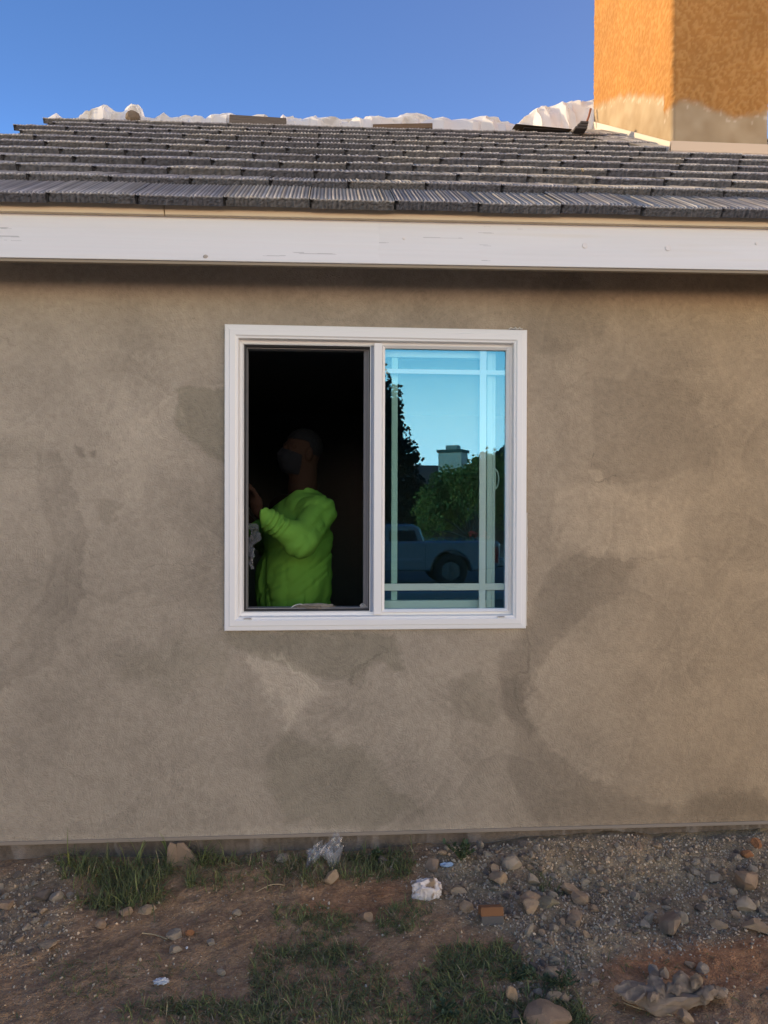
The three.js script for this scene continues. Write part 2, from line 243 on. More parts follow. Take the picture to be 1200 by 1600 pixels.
part('frame', sweep(fr.x0, fr.y0, fr.x1, fr.y1, [[0, 0.001], [0, 0.012], [0.003, 0.015], [0.02, 0.0165], [0.022, 0.0195], [0.044, 0.0205], [0.047, 0.018], [0.05, 0.0155], [0.056, 0.0145], [0.058, 0.011], [0.0595, -0.016], [0.072, -0.0175], [0.072, -0.1], [0.058, -0.1], [0.058, -0.155]]), vinyl, win);
const yT = fr.y1 - 0.072, yB = fr.y0 + 0.072;
{ // middle post, and the glazing bead of the fixed pane
  const L = wp(584, 800, 0).x, R = wp(596.5, 800, 0).x, R2 = wp(602, 800, 0).x;
  const mull = rbox(R - L, yT - yB + 0.016, 0.06, 0.002, (L + R) / 2, (yT + yB) / 2, -0.03); part('centre_post', mull, vinyl, win);
  const q = rectPx(597, 541.5, 796.5, 956.5, -0.016);
  part('glazing_bead', sweep(R + 0.0008, yB - 0.001, fr.x1 - 0.0725, yT + 0.001, [[0, -0.03], [0, -0.0045], [0.002, -0.003], [0.0125, -0.0135], [0.0125, -0.03]]), vinyl, win);
  // opening on the left: dark gasket, pale inner track
  const gl = fr.x0 + 0.0725, gr = wp(579, 800, -0.02).x;
  part('inner_track', sweep(gl, yB, gr, yT, [[0, -0.1], [0, -0.022], [0.001, -0.019], [0.0035, -0.0185], [0.0035, -0.1]]), vinyl, win);
  part('track_liner', box(L - gr + 0.001, yT - yB, 0.05, (L + gr) / 2, (yT + yB) / 2, -0.06), std(0.42, 0.48, 0.6, 0.5), win);
  part('gasket', sweep(gl + 0.004, yB + 0.004, gr - 0.001, yT - 0.004, [[0, -0.09], [0, -0.03], [0.006, -0.032], [0.006, -0.09]]), dark, win);
  part('screen_track', sweep(gl + 0.011, yB + 0.011, gr - 0.007, yT - 0.011, [[0, -0.1], [0, -0.05], [0.0035, -0.05], [0.0035, -0.1]]), std(0.22, 0.22, 0.23, 0.5), win);
}
const glassOut = new THREE.MeshPhysicalMaterial({ transmission: 1, thickness: 0, roughness: 0, ior: 1.26 }); glassOut.color.setRGB(0.86, 0.95, 0.92);
const glassCoat = new THREE.MeshStandardMaterial({ metalness: 1, roughness: 0, transparent: true, opacity: 0.26 }); glassCoat.color.setRGB(0.12, 0.5, 1.0); // thin blue-silver coating on the pane
function paneGeo(q, z) { const g = new THREE.PlaneGeometry(q.x1 - q.x0, q.y1 - q.y0); g.translate((q.x0 + q.x1) / 2, (q.y0 + q.y1) / 2, z); return g; }
{
  const Rp = wp(596.5, 800, 0).x, q = { x0: Rp + 0.011, x1: fr.x1 - 0.083, y0: yB + 0.009, y1: yT - 0.009 };
  part('glass_pane', paneGeo(q, -0.022), glassOut, win, 'fixed outer glass pane mirroring the street');
  part('glass_pane', paneGeo(q, -0.026), glassCoat, win);
  part('glass_pane', paneGeo(q, -0.046), glassOut, win);
  const bars = [];
  const bar = (l, t, r, b, z) => { const k = rectPx(l, t, r, b, z), hz = k.x1 - k.x0 > k.y1 - k.y0, w = hz ? k.y1 - k.y0 : k.x1 - k.x0, s = new THREE.Shape();
    s.moveTo(-w / 2, -0.003); s.lineTo(-w / 2, 0.001); s.lineTo(-w * 0.28, 0.004); s.lineTo(w * 0.28, 0.004); s.lineTo(w / 2, 0.001); s.lineTo(w / 2, -0.003); s.closePath();
    const g = new THREE.ExtrudeGeometry(s, { depth: hz ? k.x1 - k.x0 : k.y1 - k.y0, bevelEnabled: false });
    if (hz) { g.rotateX(0); g.rotateZ(Math.PI / 2); g.rotateY(Math.PI / 2); g.translate(k.x0, (k.y0 + k.y1) / 2, z); g.rotateX(0); } else { g.rotateX(-Math.PI / 2); g.rotateY(0); g.translate((k.x0 + k.x1) / 2, k.y0, z); }
    return { g, k, hz, w };
  };
  const vy = std(0.74, 0.78, 0.72, 0.5);
  const hbar = (t, b, l = 601, r = 792) => { const k = rectPx(l, t, r, b, -0.036); part('grid_bar', rbox(q.x1 - q.x0 + 0.004, k.y1 - k.y0, 0.008, 0.003, (q.x0 + q.x1) / 2, (k.y0 + k.y1) / 2, -0.036), vy, win); };
  hbar(576, 586.5); hbar(912, 922);
  const kv = rectPx(749.5, 560, 758.5, 900, -0.036);
  part('grid_bar', rbox(kv.x1 - kv.x0, q.y1 - q.y0 + 0.004, 0.0096, 0.003, (kv.x0 + kv.x1) / 2, (q.y0 + q.y1) / 2, -0.036), vy, win);
  part('spacer_bar', sweep(q.x0 - 0.002, q.y0 - 0.002, q.x1 + 0.002, q.y1 + 0.002, [[0, -0.045], [0, -0.0265], [0.004, -0.0265], [0.004, -0.045]]), std(0.2, 0.21, 0.21, 0.4), win);
}
{ // slid sash behind
  const z = -0.062, a = rectPx(568.5, 544, 773.5, 951.5, z), stL = wp(577, 800, z).x - a.x0;
  const lf = 0.05, H = a.y1 - a.y0, rtop = wp(600, 545, z).y - wp(600, 558, z).y, rbot = wp(600, 937.5, z).y - wp(600, 951.5, z).y, rs = wp(773.5, 800, z).x - wp(759.5, 800, z).x;
  part('sash_stile', rbox(lf, H, 0.03, 0.003, a.x0 + lf / 2, (a.y0 + a.y1) / 2, z - 0.015), std(0.13, 0.13, 0.145, 0.5), win);  // same vinyl sash, coloured dark grey to paint in the indoor shade
  part('sash_stile', merge([rbox(rs * 0.62, H, 0.032, 0.003, a.x1 - rs * 0.69, (a.y0 + a.y1) / 2, z - 0.016), rbox(rs * 0.36, H, 0.03, 0.003, a.x1 - rs * 0.18, (a.y0 + a.y1) / 2, z - 0.02)]), vinyl, win);
  const xl = a.x0 + lf, xr = a.x1 - rs;
  part('sash_rail', rbox(xr - xl, rtop, 0.03, 0.003, (xl + xr) / 2, a.y1 - rtop / 2, z - 0.016), vinyl, win);
  part('sash_rail', rbox(xr - xl, rbot, 0.03, 0.003, (xl + xr) / 2, a.y0 + rbot / 2, z - 0.016), vinyl, win);
  const b = rectPx(612, 560, 620.5, 935, z - 0.015); part('grid_bar', rbox(b.x1 - b.x0, H - rtop - rbot, 0.008, 0.003, (b.x0 + b.x1) / 2, (a.y0 + rbot + a.y1 - rtop) / 2, z - 0.015), vinyl, win);
  const q = { x0: xl, x1: xr, y0: a.y0 + rbot, y1: a.y1 - rtop };
  part('glass_pane', paneGeo(q, z - 0.008), glassOut, win); part('glass_pane', paneGeo(q, z - 0.024), glassOut, win);
  const c = wp(775, 748.5, z - 0.006), pts = []; for (let i = 0; i <= 12; i++) { const t = -Math.PI / 2 + i / 12 * Math.PI; pts.push(V(c.x + 0.016 * Math.max(0, Math.cos(t)) - 0.004, c.y + 0.042 * Math.sin(t), c.z)); }
  part('latch', merge([tube(pts, 0.0035, 24, 6), rbox(0.007, 0.095, 0.008, 0.002, c.x - 0.004, c.y, c.z)]), std(0.7, 0.71, 0.68, 0.4), win);
}
{ // drain slots, a scuffed bead of sealant along the right edge
  for (const [px, py] of [[387, 966.5], [783, 963.5]]) { const c = wp(px, py, 0.0205); part('weep_slot', merge([rbox(0.034, 0.008, 0.004, 0.0018, c.x, c.y, 0.0203)]), std(0.6, 0.6, 0.6, 0.5), win); part('weep_slot_lip', rbox(0.026, 0.003, 0.002, 0.0008, c.x, c.y + 0.001, 0.0225), std(0.25, 0.25, 0.26, 0.5), win); }
  const pts = []; const r = rng(4); for (let i = 0; i <= 30; i++) pts.push(V(fr.x1 + 0.002 + 0.003 * r(), lerp(fr.y0 + 0.01, fr.y0 + 0.5, i / 30), 0.004));
  const pts2 = []; for (let i = 0; i <= 20; i++) pts2.push(V(lerp(fr.x1 - 0.08, fr.x1 - 0.02, i / 20), fr.y1 + 0.003 + 0.012 * Math.abs(Math.sin(i * 0.5)) * r(), 0.006 + 0.004 * r()));
  part('sealant', merge([tube(pts, 0.004, 60, 6), tube(pts2, 0.003, 40, 6)]), std(0.55, 0.52, 0.47, 0.7), win);
}
// ---- eaves and roof, leaning half a degree up to the right
const roof = new THREE.Group(); roof.name = 'roof'; roof.position.set(0.2, 0, 0); roof.rotation.z = 0.0088; house.add(roof); roof.userData.label = 'dark grey roof of flat ribbed concrete tiles';
const eave = new THREE.Group(); eave.name = 'fascia'; eave.position.set(0.2, 0, 0); eave.rotation.z = 0.0088; house.add(eave); eave.userData.label = 'white painted fascia board along the eave';
const EX0 = -2.25, EX1 = 6.4, PITCH = 0.605, EY = 2.632, EZ = 0.309; // lower front corner of the tiles
const FB = 2.446, FT = 2.621, FZ = 0.25;
{
  const wood = tex(1024, 256, (u, v, o) => { const x = u * 8, y = v * 1.2; const g = fbm2(x * 0.6, y * 60 + 1.5 * n2(x * 1.3, y * 8), 3); o[0] = o[1] = o[2] = g; });
  const paint = tex(2048, 128, (u, v, o) => {
    const x = u * 4, y = v * 0.17; let k = 0.97 + 0.05 * (fbm2(x * 1.2, y * 60, 3) - 0.5) + 0.04 * (n2(x * 3, y * 20) - 0.5);
    const crack = fbm2(x * 7, y * 170, 2); if (crack > 0.8 && n2(x * 2.4, y * 9) > 0.66) k *= 0.68; const thin = smooth(0.62, 0.9, fbm2(x * 1.6 + 31, y * 24, 3)) * 0.5;
    o[0] = 0.785 * k * (1 - 0.05 * thin); o[1] = 0.79 * k * (1 - 0.1 * thin); o[2] = 0.79 * k * (1 - 0.2 * thin);
  }, true);
  const m = new THREE.MeshStandardMaterial({ map: paint, bumpMap: wood, bumpScale: 0.002, roughness: 0.62 });
  paint.repeat.set(1 / 4, 1 / 0.17); paint.offset.set(0, -FB / 0.17); wood.repeat.set(1 / 8, 1 / 1.2);
  const tan = new THREE.MeshStandardMaterial({ bumpMap: wood, bumpScale: 0.003, roughness: 0.8 }); tan.color.setRGB(0.74, 0.6, 0.41);
  const xs = [EX0, -0.62, EX1]; // one board joint shows in the strip above
  part('fascia_board', metreUV(rbox(EX1 - EX0, FT - FB, 0.042, 0.003, (EX0 + EX1) / 2 - 0.2, (FB + FT) / 2, FZ - 0.021)), m, eave);
  part('drip_strip', metreUV(rbox(EX1 - EX0, 0.011, 0.02, 0.002, (EX0 + EX1) / 2 - 0.2, FB - 0.0065, FZ - 0.015)), std(0.3, 0.25, 0.18, 0.9), eave);
  for (let i = 0; i < 2; i++) part('starter_strip', metreUV(rbox(xs[i + 1] - xs[i] - 0.003, 0.04, 0.024, 0.0025, (xs[i] + xs[i + 1]) / 2 - 0.2, FT + 0.011, FZ + 0.024 - 0.012)), tan, eave, 'bare tan wood strip above the white paint');
  const vMat = std(0.76, 0.74, 0.72, 0.6);
  for (const [px, py, r] of [[922, 387, 0.011], [1052, 392, 0.012], [640, 373, 0.005], [1190, 386, 0.006]]) { const c = atZ(px, py, FZ); const g = new THREE.CylinderGeometry(r * 0.85, r, 0.004, 16); g.rotateX(Math.PI / 2); g.translate(c.x - 0.2, c.y, FZ + 0.0008); const q = new THREE.TorusGeometry(r, 0.0008, 6, 20); q.translate(c.x - 0.2, c.y, FZ + 0.0004); part('nail_head', merge([g, q]), vMat, eave); }
  { const c = atZ(330, 401, FZ), r = rng(8), g = new THREE.IcosahedronGeometry(0.009, 2), p = g.attributes.position; for (let i = 0; i < p.count; i++) p.setXYZ(i, p.getX(i) * (0.9 + 0.3 * n3(p.getX(i) * 300, p.getY(i) * 300, 1)), p.getY(i) * 0.8, p.getZ(i) * 0.25); g.translate(c.x - 0.2, c.y + 0.006, FZ + 0.001); g.computeVertexNormals(); part('wood_knot', g, std(0.42, 0.38, 0.33, 0.8), eave, 'small chipped knot on the lower edge'); }
  part('soffit', metreUV(box(EX1 - EX0, 0.018, 0.25, (EX0 + EX1) / 2 - 0.2, FT + 0.03, 0.1)), std(0.62, 0.52, 0.4, 0.9), eave);
}
const LIFT = 0.025, roofY = (z) => EY + LIFT + PITCH * (EZ - z), SL = Math.atan(PITCH), RIDGE_Z = -2.44;
const tileGeos = [], TW = 0.324, TL = 0.446, EXPO = 0.3027, TT = 0.034;
function makeTile(seed, width, fine) {
  const r = rng(seed), nx = fine ? 44 : 30, pos = [], col = [], P = []; const rows = fine ? [0, 0.006, 0.12, 0.24, TL] : [0, 0.006, 0.16, TL];
  const hgt = [], jut = [], tone = [];
  for (let i = 0; i <= nx; i++) { hgt.push((i % 2 ? 0.0 : 0.0052) * (0.3 + 1.0 * r()) + (i % 2 ? 0 : 0.0005)); jut.push(0.009 * (r() - 0.5) + 0.004 * (n2(i * 0.3, seed) - 0.5)); tone.push(0.55 + 0.45 * r()); }
  const top = (i, j) => { const v = rows[j]; return [i / nx * width, TT + hgt[i] * (j ? 1 : 0.6) - (j === 0 ? 0.004 * (0.4 + 0.6 * Math.abs(jut[i]) / 0.005) : 0), -v + (j === 0 ? jut[i] : 0)]; };
  const crest = (i, j) => { const c = i % 2 ? 0.12 : 0.42 * tone[i]; const e = j === 0 ? 1.8 + (i % 2 ? 0.7 : 0) : j === 1 ? 1.5 : 1; return [c * e * 1.02, c * e * 0.97, c * e * 0.9]; };  // front rows lightened: dusty edge plus a painted-in sunlit sliver
  const quad = (a, b, c, d, ca, cb, cc, cd) => { pos.push(...a, ...b, ...c, ...a, ...c, ...d); col.push(...ca, ...cb, ...cc, ...ca, ...cc, ...cd); };
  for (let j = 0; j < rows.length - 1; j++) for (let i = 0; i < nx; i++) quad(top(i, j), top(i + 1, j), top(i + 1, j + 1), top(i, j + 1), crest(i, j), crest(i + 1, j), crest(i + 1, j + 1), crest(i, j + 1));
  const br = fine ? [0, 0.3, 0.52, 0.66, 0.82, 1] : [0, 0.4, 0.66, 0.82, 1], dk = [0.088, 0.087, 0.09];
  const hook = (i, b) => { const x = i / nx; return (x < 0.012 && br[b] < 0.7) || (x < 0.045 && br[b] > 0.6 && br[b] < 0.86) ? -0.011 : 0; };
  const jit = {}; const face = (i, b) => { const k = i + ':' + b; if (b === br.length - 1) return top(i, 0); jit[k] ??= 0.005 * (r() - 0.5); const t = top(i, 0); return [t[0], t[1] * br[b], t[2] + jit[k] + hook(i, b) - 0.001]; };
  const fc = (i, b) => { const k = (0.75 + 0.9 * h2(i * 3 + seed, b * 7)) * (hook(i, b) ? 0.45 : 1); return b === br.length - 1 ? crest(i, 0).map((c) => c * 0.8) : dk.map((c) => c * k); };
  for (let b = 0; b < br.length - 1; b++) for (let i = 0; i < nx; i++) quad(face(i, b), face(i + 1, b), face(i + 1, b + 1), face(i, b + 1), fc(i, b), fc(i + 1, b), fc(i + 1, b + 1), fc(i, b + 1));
  const bl = [0, 0, 0], brr = [width, 0, 0], tr = [width, 0, -TL], tl = [0, 0, -TL], c4 = [dk, dk, dk, dk];
  quad(bl, tl, tr, brr, ...c4); quad([0, 0, -TL], bl, [0, TT, 0], [0, TT, -TL], ...c4); quad(brr, tr, [width, TT, -TL], [width, TT, 0], ...c4); quad(tr, tl, [0, TT, -TL], [width, TT, -TL], ...c4);
  const g = new THREE.BufferGeometry(); g.setAttribute('position', new THREE.BufferAttribute(new Float32Array(pos), 3)); g.setAttribute('color', new THREE.BufferAttribute(new Float32Array(col), 3)); g.computeVertexNormals(); return metreUV(g);
}
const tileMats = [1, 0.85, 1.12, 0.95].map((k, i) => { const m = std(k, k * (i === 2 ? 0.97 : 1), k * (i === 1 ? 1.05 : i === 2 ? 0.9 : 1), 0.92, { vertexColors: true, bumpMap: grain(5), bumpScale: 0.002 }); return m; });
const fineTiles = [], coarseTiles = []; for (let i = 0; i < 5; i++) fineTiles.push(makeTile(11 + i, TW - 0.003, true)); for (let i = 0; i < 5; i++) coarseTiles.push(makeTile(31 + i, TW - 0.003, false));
// chimney footprint, found from where its edges stand on the roof
let CZ = -0.9; for (let z = -0.2; z > -2; z -= 0.005) { if (atZ(1048, 236, z).y < roofY(z) + 0.03) { CZ = z; break; } }
const CX0 = atZ(1048, 225, CZ).x, CX1 = atZ(1201, 225, CZ).x; let CZB = CZ - 1.2; for (let z = CZ; z > -4; z -= 0.005) if (atZ(928, 200, z).x > CX0) { CZB = z; break; }
{
  const r = rng(21), rows = Math.floor((EZ - RIDGE_Z) / (EXPO * Math.cos(SL)));
  const dz = EXPO * Math.cos(SL), dy = EXPO * Math.sin(SL);
  for (let n = 0; n <= rows; n++) {
    const z = EZ - n * dz, y = EY + n * dy + (n ? LIFT : 0), xEnd = n < 3 ? 3.4 : n < 8 ? 3.9 : 4.3;
    let x = -2.0 + (n % 2) * 0.15 - 0.02 * r() - TW * 0; if (n < 7) x -= TW;
    const ends = (x < -2.05);
    for (; x < xEnd; x += TW) {
      const zt = z - 0.26; if (zt < CZ && z > CZB + 0.1 && x + TW > CX0 - 0.03 && x < CX1 + 0.03) { // beside the chimney: tiles are cut short or left out
        if (x > CX0 - 0.09 || z < CZ - 0.02 && x > CX0 - 0.05) continue;
        const w = CX0 - 0.035 - x; if (w < 0.05) continue;
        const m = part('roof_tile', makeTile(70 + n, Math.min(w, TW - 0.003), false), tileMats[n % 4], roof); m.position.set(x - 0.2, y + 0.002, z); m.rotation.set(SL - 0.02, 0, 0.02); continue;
      }
      const g = n < 2 ? fineTiles[Math.floor(r() * 5)] : coarseTiles[Math.floor(r() * 5)];
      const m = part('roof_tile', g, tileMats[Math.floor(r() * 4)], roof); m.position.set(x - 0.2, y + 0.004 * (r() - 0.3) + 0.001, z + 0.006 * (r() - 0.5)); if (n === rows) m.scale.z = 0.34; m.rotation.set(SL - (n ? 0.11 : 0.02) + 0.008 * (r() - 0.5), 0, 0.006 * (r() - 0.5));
    }
  }
  // deck under the tiles and the back slope
  const s = new THREE.Shape(); const zr = RIDGE_Z, yr = roofY(zr) - 0.012, zb = 2 * zr - EZ + 0.35;
  s.moveTo(EZ - 0.07, EY - 0.0); s.lineTo(zr, yr); s.lineTo(zb, yr + PITCH * (zb - zr)); s.lineTo(zb, yr + PITCH * (zb - zr) - 0.06); s.lineTo(zr, yr - 0.07); s.lineTo(EZ - 0.07, EY - 0.03); s.closePath();
  const e = new THREE.ExtrudeGeometry(s, { depth: EX1 - EX0 - 0.2, bevelEnabled: false }); e.rotateY(-Math.PI / 2); e.scale(-1, 1, 1); { const p = e.attributes.position; for (let i = 0; i < p.count; i++) { const zz = p.getX(i), xx = p.getZ(i); p.setX(i, zz); p.setZ(i, xx); } }
  const deck = new THREE.BufferGeometry(), prof = [[EZ - 0.07, EY - 0.003], [zr, yr], [zb, yr + PITCH * (zb - zr)], [zb, yr + PITCH * (zb - zr) - 0.06], [zr, yr - 0.07], [EZ - 0.07, EY - 0.03]], pos = [], X0 = -2.02 - 0.2, X1 = EX1 - 0.2;
  for (let i = 0; i < 6; i++) { const a = prof[i], b = prof[(i + 1) % 6]; pos.push(X0, a[1], a[0], X1, a[1], a[0], X1, b[1], b[0], X0, a[1], a[0], X1, b[1], b[0], X0, b[1], b[0]); }
  for (const X of [X0, X1]) for (const [i, j, k] of [[0, 1, 4], [0, 4, 5], [1, 2, 3], [1, 3, 4]]) for (const q of [i, j, k]) pos.push(X, prof[q][1], prof[q][0]);
  deck.setAttribute('position', new THREE.BufferAttribute(new Float32Array(pos), 3)); deck.computeVertexNormals();
  part('roof_deck', metreUV(deck), std(0.05, 0.048, 0.05, 0.95), roof);
  // the rest of the roof to the right, beyond the picture
  part('tile_field', metreUV(box(EX1 - 3.5, 0.03, 3.2, 0, 0, 0).rotateX(SL).translate((EX1 + 4.0) / 2 - 0.2 + 0.25, roofY((EZ + RIDGE_Z) / 2) + 0.03, (EZ + RIDGE_Z) / 2)), tileMats[0].clone(), roof); roof.children.at(-1).material.vertexColors = false; roof.children.at(-1).material.color.setRGB(0.1, 0.1, 0.1);
}
{ // chimney: ochre stucco above, newer bare cement at the foot, cream metal flashing
  const R = 0.022, y0 = 2.2, y1 = 5.9, W = CX1 - CX0, D = CZ - CZB, pts = [];
  const corner = (cx, cz, a0) => { for (let i = 0; i <= 4; i++) { const a = a0 + i / 4 * Math.PI / 2; pts.push([cx + R * Math.cos(a), cz + R * Math.sin(a)]); } };
  const seg = (a, b, n) => { for (let i = 1; i < n; i++) pts.push([lerp(a[0], b[0], i / n), lerp(a[1], b[1], i / n)]); };
  // start at the near left corner, run along the front, then right, back and left sides
  seg([CX0 + R - 0.001, CZ], [CX1 - R, CZ], Math.round(W / 0.011)); { for (let i = 0; i <= 4; i++) { const a = Math.PI / 2 - i / 4 * Math.PI / 2; pts.push([CX1 - R + R * Math.cos(a), CZ - R + R * Math.sin(a)]); } }
  seg([CX1, CZ - R], [CX1, CZB], 20); pts.push([CX1, CZB]); seg([CX1, CZB], [CX0, CZB], 12); pts.push([CX0, CZB]); seg([CX0, CZB], [CX0, CZ - R], Math.round(D / 0.011));
  for (let i = 0; i <= 4; i++) { const a = Math.PI - i / 4 * Math.PI / 2; pts.push([CX0 + R + R * Math.cos(a), CZ - R + R * Math.sin(a)]); }
  const n = pts.length, ny = 300, per = [0]; for (let i = 1; i <= n; i++) per.push(per[i - 1] + Math.hypot(pts[i % n][0] - pts[i - 1][0], pts[i % n][1] - pts[i - 1][1])); const PER = per[n];
  const yb = (x, z) => { if (z > CZ - 0.1) { const t = (x - CX0) / W; return atZ(1100, 168, CZ).y + 0.03 * Math.sin(t * 7) - 0.02 * t; } const t = (CZ - z) / D; return atZ(1048, 150, CZ).y + 0.05 * Math.sin(t * Math.PI) + t * (atZ(928, 166, CZB).y - atZ(1048, 150, CZ).y); };
  const lace = (x, y, z) => { const a = fbm3(x * 62, y * 62, z * 62, 3), b = fbm3(x * 100 + 5, y * 100, z * 100, 2); return smooth(0.42, 0.62, a) * 0.007 + (b - 0.5) * 0.005; };
  const pos = [], col = [], idx = [], uv = [];
  for (let j = 0; j <= ny; j++) for (let i = 0; i < n; i++) {
    const y = lerp(y0, y1, j / ny), [x, z] = pts[i], a = pts[(i + n - 1) % n], b = pts[(i + 1) % n]; let nx = -(b[1] - a[1]), nz = b[0] - a[0]; const l = Math.hypot(nx, nz); nx /= l; nz /= l;
    const e = yb(x, z) + 0.1 * (fbm3(x * 11, y * 11, z * 11, 4) - 0.5) - y, up = smooth(0.035, -0.03, e), d = lace(x, y, z) * up + 0.0025 * (fbm3(x * 30, y * 30, z * 30, 2) - 0.5) - (1 - up) * 0.001;
    pos.push(x + nx * d, y, z + nz * d); uv.push(per[i], y);
    const hi = clamp(d / 0.008, 0, 1), m = 0.9 + 0.3 * (fbm3(x * 3, y * 3, z * 3, 3) - 0.5), g = fbm3(x * 8, y * 8, z * 8, 3), dusty = (e < 0.06 && e > -0.05 && n3(x * 50, y * 50, z * 50) > 0.7) ? 0.12 : 0;
    const o = [lerp(0.45, 0.56, hi) * m, lerp(0.205, 0.29, hi) * m, lerp(0.048, 0.085, hi) * m], c = [(0.48 + 0.24 * (g - 0.5)) * m, (0.36 + 0.24 * (g - 0.5)) * m, (0.215 + 0.2 * (g - 0.5)) * m];
    for (let k = 0; k < 3; k++) col.push(lerp(c[k], o[k], up) + dusty * (1 - up));
  }
  for (let j = 0; j < ny; j++) for (let i = 0; i < n; i++) { const a = j * n + i, b = j * n + (i + 1) % n, c = a + n, d = b + n; idx.push(a, b, d, a, d, c); }
  const g = new THREE.BufferGeometry(); g.setAttribute('position', new THREE.BufferAttribute(new Float32Array(pos), 3)); g.setAttribute('color', new THREE.BufferAttribute(new Float32Array(col), 3)); g.setAttribute('uv', new THREE.BufferAttribute(new Float32Array(uv), 2)); g.setIndex(idx); g.computeVertexNormals();
  const ch = part('chimney', g, std(1, 1, 1, 0.95, { vertexColors: true, bumpMap: grain(4), bumpScale: 0.003 }), house, 'square ochre stucco chimney with bare cement at its foot');
  part('chimney_cap', box(W + 0.12, 0.1, D + 0.12, (CX0 + CX1) / 2, y1 + 0.05, (CZ + CZB) / 2), std(0.45, 0.42, 0.38, 0.9), ch);
  const cream = std(0.68, 0.53, 0.37, 0.6), yf = roofY(CZ);
  const top = atZ(1100, 222, CZ + 0.012).y, bot = atZ(1100, 237.5, CZ + 0.012).y;
  part('flashing', merge([rbox(W + 0.01, top - bot, 0.005, 0.001, (CX0 + CX1) / 2, (top + bot) / 2, CZ + 0.0125), box(W + 0.05, 0.004, 0.2, (CX0 + CX1) / 2, 0, 0).rotateX(SL).translate(0, bot - 0.055, CZ + 0.1)]), cream, ch, 'cream metal flashing at the chimney foot');
  const step = [box(0.006, 0.11, D / Math.cos(SL), 0, 0, 0).rotateX(SL).translate(CX0 - 0.013, roofY((CZ + CZB) / 2) + 0.03, (CZ + CZB) / 2), box(0.09, 0.004, D / Math.cos(SL), 0, 0, 0).rotateX(SL).translate(CX0 - 0.05, roofY((CZ + CZB) / 2) + 0.006, (CZ + CZB) / 2)];
  part('side_flashing', merge(step.map((q) => q)), std(0.66, 0.6, 0.5, 0.6), ch);
}

// ---------------------------------------------------------------- ground, street
const GR = rng(501);
const gpt = (px, py) => atY(px, py, 0);
const patchMask = (pts, soft) => { const f = sdPoly(pts.map(([a, b]) => { const p = gpt(a, b); return V(p.x, p.z, 0); })); return (x, z) => smooth(soft, -soft, f(x, z)); };
const rubbleMask = patchMask([[690, 1322], [1215, 1300], [1260, 1420], [1180, 1455], [900, 1500], [740, 1440], [640, 1380]], 0.07);
const heapMask = patchMask([[735, 1330], [850, 1328], [860, 1400], [800, 1420], [740, 1390]], 0.05);
const rubbleMask2 = patchMask([[-60, 1380], [110, 1350], [120, 1470], [60, 1500], [-60, 1480]], 0.07);
const rubbleMask3 = patchMask([[820, 1430], [960, 1440], [900, 1600], [780, 1600]], 0.08);
const bareMask = patchMask([[480, 1375], [640, 1375], [640, 1420], [480, 1425]], 0.06);
const redMask = patchMask([[930, 1465], [1230, 1450], [1230, 1530], [940, 1510]], 0.07);
function gY(x, z) { // height of the yard, the drop to the street and beyond
  let y = 0.05 * (fbm2(x * 1.7 + 4, z * 1.7 + 9, 3) - 0.5) + 0.022 * (fbm2(x * 7, z * 7, 3) - 0.5) - 0.012;
  if (z < 1.6 && z > -0.2 && Math.abs(x) < 4) {
    const near = smooth(0.35, 0.0, z);
    y += near * (0.02 + 0.035 * smooth(0.4, 1.0, x) + 0.01 * n2(x * 4, 2)); 
    y += 0.012 * (fbm2(x * 26, z * 26, 3) - 0.5) + 0.006 * (n2(x * 70, z * 70) - 0.5);
  }
  y = lerp(y, -0.28 + 0.02 * (n2(x * 0.5, z * 0.5) - 0.5), smooth(3.5, 9.5, z));
  if (z > 30) y += 0.4 * (fbm2(x * 0.02, z * 0.02, 2) - 0.5) * smooth(30, 80, z);
  return y;
}
